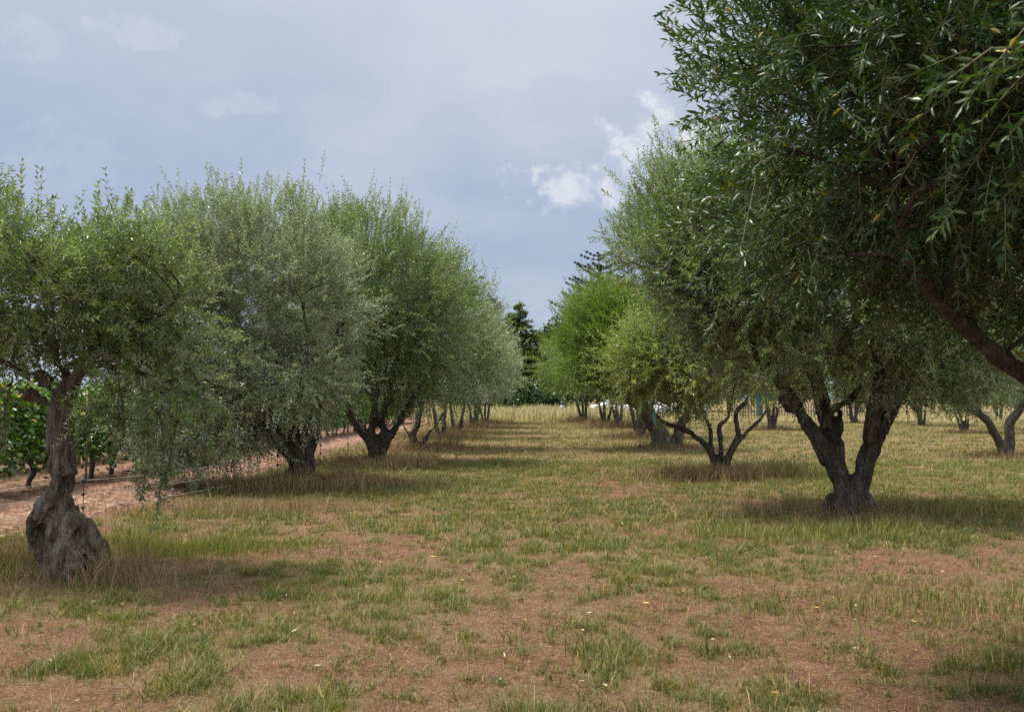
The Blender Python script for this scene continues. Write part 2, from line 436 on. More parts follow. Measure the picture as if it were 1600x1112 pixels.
c = t.ramp(n, [(.3, (.13, .07, .048)), (.5, (.27, .155, .115)), (.7, (.44, .29, .23))])
c2 = t.mix(t.ramp((v, 0), [(.25, 0.), (.6, .7)]), c, (.13, .07, .05))
p = t.n('ShaderNodeBsdfPrincipled', {'Roughness': .95, 'Specular IOR Level': .1}); t.t.links.new(mout(c2), p.inputs['Base Color'])
b = t.n('ShaderNodeBump', {'Height': t.math('SUBTRACT', n, (v, 0)), 'Strength': 1., 'Distance': .05}); t.t.links.new(b.outputs[0], p.inputs['Normal'])
finish(t, p)
tag(obj('vineyard_soil', vb.mesh('vineyard_soil', vm, True)), kind='structure')

# hills on the horizon
hb = Buf()
a = np.linspace(R(-75), R(75), 240); rr = np.linspace(0, 1, 12)
A, Q = np.meshgrid(a, rr)
Hh = (6 + 34 * fbm(A * 5 + 3, A * 0, s=61, o=4) * np.clip(.35 + (-A) * .9, .18, 1.3))
rad = 1150 + 250 * Q
hz = Hh * np.sin(Q * np.pi / 2)
i, j = np.meshgrid(np.arange(11), np.arange(239), indexing='ij')
F = np.stack([i * 240 + j, i * 240 + j + 1, (i + 1) * 240 + j + 1, (i + 1) * 240 + j], -1).reshape(-1, 4)
hb.add(np.stack([rad * np.sin(A), rad * np.cos(A), hz - .5], -1).reshape(-1, 3), [F])
hm = flat_mat('haze_blue_hill', (.10, .15, .18), .95, .3, scale=.03, bump=0.)  # distance haze is put into the hill colour as blue
tag(obj('hills', hb.mesh('hills', hm, True)), kind='structure')


# ------------------------------------------------------------------ trees
def shoots(rg, org, dr, length, nleaf, leafL, leafW, droop, buf, fine, twig_r, lmat=0, tmat=1, spread=.85, twist=None):
    """leafy shoots; org, dr (N,3)"""
    N = len(org); L = np.broadcast_to(length, N)
    dr = norm(dr); g = np.array([0, 0, -1.])
    dp = np.broadcast_to(droop, N)[:, None]
    def pos(s): return org + dr * (L * s)[:, None] + g * dp * (L * s * s)[:, None]
    if twig_r > 0:
        prev = pos(0.)
        for a, b in ((0, .5), (.5, 1.)):
            A, B = pos(a), pos(b)
            V, Fs = tubes_batch(A, B, twig_r * (1 - a * .6), twig_r * (1 - b * .6))
            buf.add(V, Fs, .5, tmat)
    K = nleaf
    ref = norm(np.cross(dr, rg.normal(size=(N, 3)))); ref2 = np.cross(dr, ref)
    tint = rg.random(N) * .45
    for k in range(K):
        s = (k // 2 * 2 + .6 + rg.random(N) * .5) / K
        s = np.clip(.08 + .92 * s, 0, 1)
        p = pos(s); tang = norm(dr + g * dp * 2 * s[:, None])
        ang = (k // 2) * 1.571 + (k % 2) * np.pi + rg.normal(size=N) * .35
        side = ref * np.cos(ang)[:, None] + ref2 * np.sin(ang)[:, None]
        sp = spread * (1 - .5 * s)[:, None]
        d = norm(tang * (1 - sp * .45) + side * sp + rg.normal(size=(N, 3)) * .14)
        nn = norm(tang * .9 + np.array([0, 0, .7]) + rg.normal(size=(N, 3)) * .35)
        ll = leafL * (.7 + .55 * rg.random(N)) * (1 - .35 * s * (s > .8)); ww = leafW * (.8 + .4 * rg.random(N))
        V, Fs, kv = leaves(p, d, nn, ll, ww, fine)
        r = np.clip(tint + rg.random(N) * .5, 0, .97); r = np.where(rg.random(N) > .992, 1., r)
        buf.add(V, Fs, np.repeat(r, kv), lmat)


def sample_crown(rg, ells, n, shell=.55):
    vol = np.array([e[1][0] * e[1][1] * e[1][2] for e in ells]) ** .8; vol /= vol.sum()
    out, outd = [], []
    which = rg.choice(len(ells), size=n * 3, p=vol)
    pts, dirs = [], []
    for e_i in which:
        c, r = np.array(ells[e_i][0], float), np.array(ells[e_i][1], float)
        d = norm(rg.normal(size=3)); q = (shell + (1 - shell) * rg.random() ** .7)
        bump = .82 + .36 * float(vnoise(d[0] * 2.3 + 7, d[1] * 2.3 + 3, d[2] * 2.3 + e_i * 5, s=e_i))
        p = c + d * r * q * bump
        if p[2] < .5: continue
        if pts and np.min(np.sum((np.array(pts) - p) ** 2, 1)) < (.12 * r.mean()) ** 2: continue
        pts.append(p); dirs.append(norm(d / r))
        if len(pts) >= n: break
    return np.array(pts), np.array(dirs)


def grow(rg, limbs, targets, tb, r_tip=.006, seg=6, maxr=.06):
    """branches from existing limb nodes to leaf clump centres"""
    nodes, rads, dirs = [], [], []
    for pts, rd in limbs:
        q, r = resample(pts, rd, .15); h = len(q) // 3 if len(q) > 6 else 0
        nodes += list(q[h:]); rads += list(r[h:]); dirs += list(norm(np.gradient(q, axis=0))[h:])
    nodes = np.array(nodes); rads = np.array(rads); dirs = np.array(dirs)
    d0 = np.array([np.min(np.linalg.norm(nodes - c, axis=1)) for c in targets])
    for k in np.argsort(d0):
        c = targets[k]
        dist = np.linalg.norm(nodes - c, axis=1)
        al = np.einsum('ij,ij->i', norm(c - nodes), dirs)
        cost = dist * (1.25 - .35 * al) + .5 * (rads < .012)
        b = int(np.argmin(cost)); p0 = nodes[b]; L = dist[b]
        if L < .12: continue
        r0 = min(rads[b] * .7, .007 + .011 * L, maxr)
        c1 = p0 + dirs[b] * L * .35 + rg.normal(size=3) * L * .06
        c2 = c - norm(c - p0) * L * .3 + np.array([0, 0, -.08 * L]) + rg.normal(size=3) * L * .09
        m = max(3, int(L / .16)); tt = np.linspace(0, 1, m)[:, None]
        q = (1 - tt) ** 3 * p0 + 3 * (1 - tt) ** 2 * tt * c1 + 3 * (1 - tt) * tt ** 2 * c2 + tt ** 3 * c
        q[1:-1] += rg.normal(size=(m - 2, 3)) * .015
        rr = np.linspace(r0, r_tip, m)
        V, Fs = tube(q, rr, seg, cap=False); tb.add(V, Fs, .5, 0)
        nodes = np.vstack([nodes, q[1:]]); rads = np.concatenate([rads, rr[1:]]); dirs = np.vstack([dirs, norm(np.gradient(q, axis=0))[1:]])


def bake_trunk(tb, mat, voxel, amp, freq=(7., 7., 2.2), seed=0):
    """melt overlapping limbs into one skin, then carve bark ridges and hollows"""
    me = tb.mesh('tmp', [mat])
    o = bpy.data.objects.new('tmp', me); C.objects.link(o)
    md = o.modifiers.new('r', 'REMESH'); md.mode = 'VOXEL'; md.voxel_size = voxel; md.use_smooth_shade = True
    s2 = o.modifiers.new('s', 'SMOOTH'); s2.iterations = 3
    dg = bpy.context.evaluated_depsgraph_get(); ev = o.evaluated_get(dg); m2 = bpy.data.meshes.new_from_object(ev, depsgraph=dg)
    bpy.data.objects.remove(o); bpy.data.meshes.remove(me)
    n = len(m2.vertices); co = np.empty(n * 3, np.float32); m2.vertices.foreach_get('co', co); co = co.reshape(-1, 3)
    nr = np.empty(n * 3, np.float32); m2.vertex_normals.foreach_get('vector', nr); nr = nr.reshape(-1, 3)
    x, y, z = co.T.astype(float)
    tw = .8 * z
    xr, yr = x * np.cos(tw) - y * np.sin(tw), x * np.sin(tw) + y * np.cos(tw)
    f = freq
    ridge = 1 - np.abs(2 * fbm(xr * f[0], yr * f[1], z * f[2], s=seed + 1, o=3) - 1) * 2.2
    lump = fbm(x * 2.6, y * 2.6, z * 2.0, s=seed + 5, o=3) - .5
    fine = fbm(xr * 26, yr * 26, z * 7, s=seed + 9, o=2) - .5
    hole = np.clip((fbm(x * 4.2, y * 4.2, z * 2.4, s=seed + 13, o=2) - .66) * 6, 0, 1)
    wx, wy = fbm(x * 3, y * 3, z * 1.5, s=seed + 17, o=2) * 2, fbm(x * 3, y * 3, z * 1.5, s=seed + 19, o=2) * 2
    crack = np.clip(1 - np.abs(2 * vnoise(xr * 17 + wx * 2, yr * 17 + wy * 2, z * 3.2, s=seed + 23) - 1) * 3.2, 0, 1)
    th = np.arctan2(y, x); bs = np.clip(1 - z / .75, 0, 1) * np.clip(z * 6 + 1, 0, 1)
    root_ = np.sin(6 * th + 5 * fbm(x * 2.2, y * 2.2, z * 1.3, s=seed + 31, o=2) + seed) * bs * amp * 1.0
    pit = np.clip((fbm(x * 7, y * 7, z * 4, s=seed + 37, o=2) - .60) * 7, 0, 1) * bs * amp * 1.1
    d = -amp * .35 + root_ - pit + amp * (.75 * (ridge - .4) + 1.8 * lump + .5 * fine - .5 * crack) - hole * amp * 1.6
    co = co + nr * d[:, None].astype(np.float32)
    m2.vertices.foreach_set('co', co.astype(np.float32).ravel()); m2.update()
    m2.materials.clear(); m2.materials.append(mat)
    m2.polygons.foreach_set('use_smooth', np.ones(len(m2.polygons), bool))
    return m2


def add_mesh(m2, buf_mesh):
    """join a second mesh's geometry into a new one"""
    import bmesh
    bm = bmesh.new(); bm.from_mesh(m2); bm.from_mesh(buf_mesh)
    for f in bm.faces: f.smooth = True
    bm.to_mesh(m2); bm.free(); bpy.data.meshes.remove(buf_mesh)
    return m2


def olive(label, base, limbs, ells, clumps, per, nleaf, leaf, group, seed, mat='olive', barkm='bark', voxel=.025, amp=.03, fine=False,
          sl=(.26, .5), sig=.2, shell=.5, up=.55, droop=.25, whips=.12, twig=.0028, blobs=(), foot=(), thin=(), fruit=0, keep=None, barkmax=.06, name='olive_tree', extra=None, whip_l=(.5, .85), minz=.4, spread=.85):
    rg = np.random.default_rng(seed); base = np.asarray(base, float)
    root = thing(name, base, label, 'tree', group)
    tb = Buf()
    for k, (pts, rd) in enumerate(list(limbs) + list(foot)):
        q, r = resample(pts, rd, .07); V, Fs = tube(q, r, 14, flute=.07, ph=k * 1.3 + seed); tb.add(V, Fs)
    for (c, r) in blobs:
        a, bq = np.meshgrid(np.linspace(0, np.pi, 9), np.linspace(0, 2 * np.pi, 14, endpoint=False), indexing='ij')
        V = np.stack([np.sin(a) * np.cos(bq) * r[0], np.sin(a) * np.sin(bq) * r[1], np.cos(a) * r[2]], -1).reshape(-1, 3) + np.asarray(c)
        i, j = np.meshgrid(np.arange(8), np.arange(14), indexing='ij'); j2 = (j + 1) % 14
        tb.add(V, [np.stack([i * 14 + j, (i + 1) * 14 + j, (i + 1) * 14 + j2, i * 14 + j2], -1).reshape(-1, 4)])
    for q in tb.v: q -= base.astype(np.float32)
    trunk = bake_trunk(tb, M[barkm], voxel, amp, seed=seed)
    tg, dirs = sample_crown(rg, ells, clumps, shell)
    if keep is not None:
        k = np.array([keep(p) for p in tg]); tg, dirs = tg[k], dirs[k]
    bb = Buf(); grow(rg, limbs, tg, bb, maxr=barkmax)
    for pts, rd in thin:
        q, rr_ = resample(pts, rd, .06); V, Fs = tube(q, rr_, 6, cap=False); bb.add(V, Fs, .5, 0)
    trunk = add_mesh(trunk, bb.mesh('tmpb', [M[barkm]], True, shift=base))
    obj('trunk', trunk, root)
    # leaves
    cb = Buf(); zc = np.mean([e[0][2] for e in ells]); n = len(tg)
    own = np.repeat(np.arange(n), per)
    dens = rg.uniform(.55, 1.25, n)[own]; kk = rg.random(len(own)) < dens; own = own[kk]
    org = tg[own] + rg.normal(size=(len(own), 3)) * sig * np.array([1, 1, .8])
    od = dirs[own]
    upw = np.clip(.35 + (org[:, 2] - zc) * .35, -.35, 1) * up
    dr = od * .75 + np.array([0, 0, 1.]) * upw[:, None] * 1.6 + rg.normal(size=(len(own), 3)) * .42
    L = rg.uniform(sl[0], sl[1], len(own))
    wh = (rg.random(len(own)) < whips) & (od[:, 2] > .25)
    dr = np.where(wh[:, None], od * .25 + np.array([0, 0, 1.3]) + rg.normal(size=(len(own), 3)) * .16, dr)
    L = np.where(wh, rg.uniform(whip_l[0], whip_l[1], len(own)), L)
    dp = np.where(wh, .02, droop * np.clip(1.1 - (org[:, 2] - zc) * .5, .2, 2.2))
    kz = org[:, 2] > minz; org, dr, L, dp = org[kz], dr[kz], L[kz], dp[kz]
    if keep is not None:
        tips = org + norm(dr) * L[:, None]; k = np.array([keep(p) for p in tips]); org, dr, L, dp = org[k], dr[k], L[k], dp[k]
    shoots(rg, org, dr, L, nleaf, leaf[0], leaf[1], dp, cb, fine, twig, spread=spread)
    if extra:
        eo, ed, el_, edp = extra
        shoots(rg, np.array(eo), np.array(ed), np.array(el_), max(8, nleaf // 2), leaf[0], leaf[1], np.array(edp), cb, fine, twig * 1.2)
    if fruit:
        k = rg.integers(0, len(org), fruit); c = org[k] + norm(dr[k]) * (L[k] * rg.random(fruit))[:, None] + rg.normal(size=(fruit, 3)) * .02
        a = np.array([[1, 0, 0], [-1, 0, 0], [0, 1, 0], [0, -1, 0], [0, 0, 1.35], [0, 0, -1.35], ]) * .009
        # rounded little drupes: two stacked squares and poles
        ring = [(math.cos(q) * .009, math.sin(q) * .009, z) for z in (-.005, .005) for q in np.linspace(0, 2 * np.pi, 6, endpoint=False)]
        tv = np.array(ring + [(0, 0, -.012), (0, 0, .012)])
        V = (c[:, None] + tv[None]).reshape(-1, 3); b14 = np.arange(fruit)[:, None, None] * 14
        j = np.arange(6); j2 = (j + 1) % 6
        Qf = (b14 + np.stack([j, j2, j2 + 6, j + 6], -1)[None]).reshape(-1, 4)
        T = np.concatenate([(b14 + np.stack([j2, j, 0 * j + 12], -1)[None]).reshape(-1, 3), (b14 + np.stack([j + 6, j2 + 6, 0 * j + 13], -1)[None]).reshape(-1, 3)])
        cb.add(V, [Qf, T], .5, 2)
    obj('crown', cb.mesh('crown', [M[mat], M['twig'], M['fruit']], False, shift=base), root)
    return root


def LB(spec, d0):
    """limb from picture points: (px, py, radius_m, depth offset)"""
    pts = [P(a, b, d0 + (e[0] if e else 0)) for a, b, r, *e in spec]
    return pts, [r for a, b, r, *e in spec]


GL = 'left row of olive trees'; GR = 'right row of olive trees'
# --- L1: nearest left tree
b = BASES['L1']; d = b[1]
limbs = [LB([(104, 925, .15), (98, 880, .15), (92, 830, .14), (95, 785, .125), (99, 745, .125), (93, 700, .12), (91, 660, .115), (98, 625, .108), (112, 598, .095), (128, 580, .08), (150, 572, .065, .1), (190, 545, .05, .2), (235, 505, .035, .1), (275, 470, .02)], d),
         LB([(97, 640, .055), (84, 618, .05), (74, 600, .04), (66, 588, .035), (45, 586, .032), (22, 574, .027, -.2), (-20, 540, .022, -.3), (-60, 480, .016, -.3)], d),
         LB([(110, 600, .07), (106, 575, .06, .1), (130, 562, .055, .3), (150, 520, .04, .5), (150, 450, .025, .7), (140, 390, .015, .8)], d),
         LB([(98, 590, .04), (88, 540, .03, -.2), (80, 480, .025, -.4), (60, 410, .015, -.5)], d),
         LB([(84, 640, .025), (60, 622, .02), (35, 612, .014), (10, 600, .01)], d),
         LB([(150, 572, .045), (200, 575, .03, .2), (245, 600, .022, .3), (285, 660, .012, .3)], d)]
foot = [LB([(100, 735, .075, -.08), (84, 768, .075, -.12), (62, 798, .085, -.12), (54, 828, .085, -.06), (68, 872, .05, 0)], d),
        LB([(92, 805, .08, -.1), (92, 850, .11, -.16), (88, 920, .14, -.16)], d),
        LB([(104, 802, .085, -.05), (124, 826, .13, -.08), (142, 858, .12, -.03), (150, 912, .11, .02)], d),
        LB([(112, 830, .08, -.16), (120, 870, .075, -.24), (122, 925, .10, -.26)], d),
        LB([(80, 850, .06, .05), (72, 890, .085, .05), (64, 925, .10, .1)], d),
        LB([(108, 790, .09, .12), (118, 850, .13, .2), (120, 920, .16, .25)], d)]
thin = [LB(q, d) for q in (
    [(225, 500, .014), (262, 560, .010, .1), (276, 640, .007, .05), (262, 745, .003, 0)],
    [(235, 520, .012, .2), (300, 580, .009, .3), (322, 660, .006, .3), (312, 752, .003, .3)],
    [(200, 560, .012), (226, 620, .008, -.1), (232, 700, .005, -.1), (222, 770, .003, -.1)],
    [(215, 560, .012, .3), (285, 610, .008, .4), (350, 640, .006, .5), (372, 715, .003, .5)],
    [(180, 575, .010), (190, 625, .007, .1), (196, 690, .003, .1)],
    [(240, 600, .009, .1), (256, 700, .005, .1), (246, 790, .003, .1)],
    [(20, 590, .009), (8, 640, .006, .1), (2, 700, .003, .1)])]
rgx = np.random.default_rng(5); eo, ed_, el_, ep = [], [], [], []
for pts, rd in thin:
    q, _ = resample(pts, rd, .05)
    for p_ in q[3:]:
        for _k in range(2):
            eo.append(p_); ed_.append(rgx.normal(size=3) * .7 + [0, 0, -.35]); el_.append(rgx.uniform(.08, .24)); ep.append(.35)
ex = (eo, ed_, el_, ep)
olive('old gnarled olive tree with a bulging hollow foot, nearest on the left', b, limbs,
      [(P(60, 450, d), (1.0, 1.15, .62)), (P(-90, 460, d + .2), (.8, 1.1, .7)), (P(190, 460, d + .1), (.62, .9, .6)), (P(243, 590, d + .3), (.42, .7, .50)), (P(0, 520, d + .5), (.7, .6, .25))],
      140, 27, 20, (.062, .0175), GL, 11, mat='olive', barkm='bark_old', voxel=.013, amp=.042, sl=(.18, .36), sig=.14, shell=.3, up=.5, droop=.14, whips=.10, whip_l=(.35, .65), foot=foot, thin=thin, twig=.0022, extra=ex, fruit=900, spread=1.0)
# --- L2
b = BASES['L2']; d = b[1]
limbs = [LB([(470, 790, .30), (469, 765, .25), (469, 735, .21), (465, 705, .21), (457, 680, .17), (450, 650, .14), (440, 610, .11, .3), (430, 560, .1, .6), (420, 480, .06, .8)], d),
         LB([(462, 712, .18), (440, 692, .16), (424, 665, .12), (405, 625, .11, -.3), (370, 570, .08, -.5), (330, 500, .05, -.6)], d),
         LB([(474, 715, .17), (486, 685, .15), (494, 650, .13), (503, 610, .11), (520, 565, .11, .3), (535, 500, .07, .4)], d),
         LB([(482, 775, .16), (487, 745, .12), (480, 700, .09), (476, 660, .07, -.3), (470, 610, .08, -.7), (480, 540, .05, -.6), (470, 450, .02, -.3)], d)]
olive('silvery olive tree with a stout trunk dividing low, second from the camera on the left', b, limbs,
      [(P(400, 460, d), (1.9, 2.0, 1.45)), (P(300, 520, d + .2), (1.2, 1.5, 1.35)), (P(300, 640, d + .3), (1.2, 1.3, .95)), (P(375, 655, d - .6), (.55, .6, .45)), (P(395, 600, d - .8), (.9, .8, .6)), (P(470, 590, d - .6), (.75, 1.1, .7)), (P(390, 390, d + .1), (1.5, 1.6, .75))],
      290, 36, 16, (.082, .021), GL, 22, mat='olive_silver', barkm='bark', voxel=.03, amp=.045, sl=(.25, .5), sig=.22, shell=.55, foot=[LB([(455, 735, .12), (450, 770, .14), (444, 785, .12)], d), LB([(470, 740, .15, -.1), (470, 785, .2, -.2)], d)], twig=.003, whips=.14, whip_l=(.4, .75), droop=.1)
# --- L3
b = BASES['L3']; d = b[1]
limbs = [LB([(588, 745, .24), (588, 724, .19), (587, 707, .17), (575, 688, .12), (560, 665, .12), (545, 640, .11), (530, 610, .08), (505, 560, .06)], d),
         LB([(583, 714, .12), (581, 685, .11), (583, 650, .10), (588, 610, .1, .3), (590, 540, .07, .4), (590, 440, .04)], d),
         LB([(592, 714, .12), (594, 690, .10), (600, 672, .11), (597, 655, .09), (607, 620, .09, -.4), (620, 560, .07, -.8), (620, 480, .04, -1)], d),
         LB([(594, 720, .13), (603, 695, .11), (620, 665, .10), (637, 637, .10), (660, 600, .07), (690, 550, .05, .4)], d)]
olive('fan shaped olive tree with four bare limbs, third from the camera on the left', b, limbs,
      [(P(590, 480, d), (1.95, 2.2, 2.0)), (P(510, 520, d), (1.5, 1.8, 1.5)), (P(650, 540, d + .3), (1.2, 1.6, 1.35)), (P(580, 400, d + .2), (1.45, 1.5, 1.05))],
      240, 36, 13, (.10, .026), GL, 33, mat='olive', voxel=.035, amp=.045, sl=(.3, .6), sig=.26, shell=.55, foot=[LB([(580, 715, .1), (575, 735, .13)], d), LB([(598, 715, .1), (604, 735, .12)], d)], twig=.0035, whips=.18, whip_l=(.5, .85), droop=.1)
# --- L4
b = BASES['L4']; d = b[1]
limbs = [LB([(650, 712, .2), (648, 695, .17), (645, 680, .13), (655, 655, .12), (657, 620, .1), (660, 560, .07), (670, 480, .04)], d),
         LB([(655, 706, .1), (662, 690, .08), (672, 675, .06), (690, 650, .05), (710, 600, .04)], d),
         LB([(647, 695, .07), (635, 672, .05), (625, 655, .04), (610, 620, .03)], d)]
L4 = olive('olive tree with thin splayed side stems, fourth from the camera on the left', b, limbs,
           [(P(672, 520, d), (2.0, 2.3, 2.0)), (P(690, 580, d), (1.7, 2., 1.1)), (P(660, 455, d), (1.4, 1.5, 1.2))],
           120, 34, 11, (.13, .034), GL, 44, mat='olive', voxel=.05, amp=.04, sl=(.35, .65), sig=.3, shell=.6, twig=0, whips=.22, whip_l=(.6, 1.1))
# --- R2 big right
b = BASES['R2']; d = b[1]
limbs = [LB([(1322, 825, 0.241), (1322, 800, 0.198), (1320, 770, 0.163), (1308, 740, 0.150), (1288, 705, 0.125), (1266, 668, 0.112), (1240, 630, 0.103), (1215, 590, 0.103, -.2), (1175, 545, 0.082, -.4), (1125, 500, .060, -.5), (1080, 468, .043, -.6), (1045, 425, .026, -.6)], d),
         LB([(1313, 740, 0.129), (1303, 700, 0.138, .1), (1290, 655, 0.120, .2), (1280, 610, 0.112, .3), (1262, 565, 0.095, .5), (1225, 520, 0.073, .6), (1190, 480, 0.056, .6), (1150, 400, 0.034, .6)], d),
         LB([(1336, 800, 0.155), (1340, 765, 0.155), (1354, 720, 0.142), (1374, 670, 0.133), (1397, 625, 0.120), (1425, 570, 0.103, .2), (1450, 500, 0.069, .3), (1460, 420, 0.043, .3)], d),
         LB([(1360, 690, 0.120, -.1), (1364, 650, 0.112, -.2), (1372, 600, 0.095, -.5), (1360, 520, 0.069, -.9), (1340, 430, 0.034, -1.2)], d),
         LB([(1292, 670, 0.077), (1294, 650, 0.065), (1308, 635, 0.056), (1330, 622, 0.052), (1345, 590, 0.043, .3), (1330, 520, 0.034, .5)], d),
         LB([(1306, 690, 0.060, .1), (1313, 665, 0.047, .1), (1312, 640, 0.039, .2)], d),
         LB([(1260, 655, 0.034), (1238, 647, 0.028), (1224, 635, 0.022), (1212, 615, 0.013)], d)]
foot = [LB([(1305, 770, 0.103), (1296, 792, 0.120), (1286, 818, 0.103)], d), LB([(1350, 775, 0.103), (1362, 800, 0.112), (1376, 818, 0.086)], d), LB([(1325, 760, 0.129, -.15), (1326, 820, 0.189, -.25)], d), LB([(1310, 740, 0.086, -.15), (1312, 815, 0.103, -.3)], d)]
olive('massive dark olive tree with a low V shaped fork and flared foot, right foreground', b, limbs,
      [(P(1250, 420, d), (2.25, 2.2, 1.35)), (P(1090, 395, d - .2), (1.0, 1.4, .95)), (P(1160, 340, d), (1.5, 1.6, .85)), (P(1420, 480, d), (1.5, 1.9, 1.2)), (P(1190, 530, d - .2), (1.1, 1.2, .5)), (P(1330, 575, d - .9), (1.1, .8, .36)), (P(1450, 590, d - .3), (.7, 1., .4))],
      390, 38, 16, (.072, .018), GR, 55, mat='olive', barkm='bark_dark', voxel=.020, amp=.034, sl=(.2, .4), sig=.2, shell=.45, foot=foot, droop=.08, twig=.0027, whips=.1, whip_l=(.3, .55), minz=1.65)
# --- R3 young
b = BASES['R3']; d = b[1]
limbs = [LB([(1127, 760, .15), (1126, 742, .12), (1120, 725, .1), (1106, 700, .07), (1085, 680, .06), (1060, 668, .05), (1028, 652, .04), (1005, 600, .02)], d),
         LB([(1123, 735, .09), (1113, 710, .07, .1), (1109, 670, .055, .2), (1098, 640, .045, .3), (1090, 580, .02, .4)], d),
         LB([(1127, 725, .08), (1126, 690, .06, -.2), (1124, 665, .055, -.3), (1138, 650, .04, -.3), (1150, 590, .02, -.3)], d),
         LB([(1131, 735, .1), (1142, 705, .085), (1152, 680, .075), (1150, 645, .06), (1168, 622, .045), (1160, 570, .02)], d),
         LB([(1148, 695, .06), (1172, 670, .05), (1195, 645, .035), (1210, 600, .02)], d),
         LB([(1110, 695, .04, .1), (1085, 684, .035, .3), (1060, 650, .03, .4), (1040, 600, .015, .4)], d)]
olive('young olive tree with many thin splayed stems and yellow green leaves, between two large trees', b, limbs,
      [(P(1040, 565, d), (.95, 1.3, .75)), (P(1120, 590, d), (1.0, 1.3, .55)), (P(1025, 525, d), (.6, .8, .45)), (P(985, 575, d), (.35, .7, .5)), (P(1110, 545, d + .3), (1.0, .9, .5))],
      150, 30, 13, (.085, .022), GR, 66, mat='olive_young', barkm='bark', voxel=.022, amp=.02, sl=(.3, .55), sig=.22, shell=.3, up=.9, whips=.3, whip_l=(.4, .75), twig=.0035, droop=.05, barkmax=.03, minz=1.3)
# --- R4 bright, leaning
b = BASES['R4']; d = b[1]
limbs = [LB([(1040, 715, .42), (1037, 700, .34), (1030, 680, .3), (1020, 660, .27), (1005, 638, .24), (985, 624, .18), (955, 612, .13), (920, 590, .09), (900, 540, .05)], d),
         LB([(1058, 715, .22), (1060, 690, .2), (1063, 665, .18), (1075, 640, .15), (1070, 590, .1), (1050, 520, .06)], d),
         LB([(1008, 642, .16), (1000, 600, .13), (985, 560, .1), (960, 500, .06)], d)]
olive('bright green willowy tree leaning left over the grass avenue, fourth on the right', b, limbs,
      [(P(968, 530, d), (1.75, 2., 1.4)), (P(900, 572, d), (.8, 1.3, .7)), (P(1010, 550, d), (1.4, 1.5, 1.0)), (P(950, 500, d), (.95, 1.2, .9))],
      200, 36, 13, (.12, .024), GR, 77, mat='olive_bright', barkm='bark_dark', voxel=.05, amp=.05, sl=(.4, .75), sig=.26, shell=.5, up=.8, whips=.15, whip_l=(.4, .6), twig=.004, droop=.05, spread=.75, minz=2.05)
# --- R1 near, overhanging, trunk outside the picture
b = BASES['R1']
limbs = [([(4.85, 6.0, -.1), (4.7, 5.9, .3), (4.5, 5.8, .8), (4.05, 5.5, 1.2)], [.36, .28, .24, .19]),
         ([(4.3, 5.7, 1.0), (3.6, 5.3, 1.35)] + [P(1600, 585, 5.0), P(1530, 530, 4.85), P(1470, 475, 4.65), P(1430, 420, 4.5), P(1403, 360, 4.35), P(1398, 300, 4.3), P(1380, 240, 4.3)], [.085, .065, .052, .044, .037, .030, .024, .016, .009]),
         ([(4.5, 5.8, .8), (4.5, 5.4, 1.7), (4.3, 4.7, 2.6), (3.9, 3.8, 3.4)], [.2, .15, .11, .06]),
         ([(4.3, 5.7, 1.1), (4.1, 6.2, 2.0), (3.5, 6.3, 2.9), (2.7, 6.0, 3.6)], [.15, .12, .09, .05]),
         ([(4.6, 5.8, 1.0), (5.3, 6.0, 2.0), (5.8, 6.0, 3.2)], [.16, .12, .06])]


def keep1(p):
    if p[1] < .4: return False
    d = math.sqrt(p[0] ** 2 + p[1] ** 2 + (p[2] - CH) ** 2)
    if d < 1.25: return False
    lo = 1.72 + .05 * (6 - p[1])
    return p[2] > lo and p[0] > .14 * p[1] + .05


olive('near olive tree overhanging the camera with large shade-toned leaves, trunk outside the frame', b, limbs,
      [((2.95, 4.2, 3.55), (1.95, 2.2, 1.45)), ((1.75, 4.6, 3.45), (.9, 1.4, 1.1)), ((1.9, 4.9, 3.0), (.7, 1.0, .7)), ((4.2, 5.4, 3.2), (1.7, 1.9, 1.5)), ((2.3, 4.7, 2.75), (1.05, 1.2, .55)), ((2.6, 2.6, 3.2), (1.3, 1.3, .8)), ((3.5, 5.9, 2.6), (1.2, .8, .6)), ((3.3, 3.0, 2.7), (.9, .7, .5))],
      590, 25, 18, (.064, .0138), GR, 88, mat='olive_near', barkm='bark_dark', voxel=.016, amp=.009, fine=True, sl=(.2, .4), sig=.16, shell=.3, up=.42, droop=.03, whips=.04, whip_l=(.3, .5), twig=.0022, keep=keep1, fruit=900, barkmax=.018)


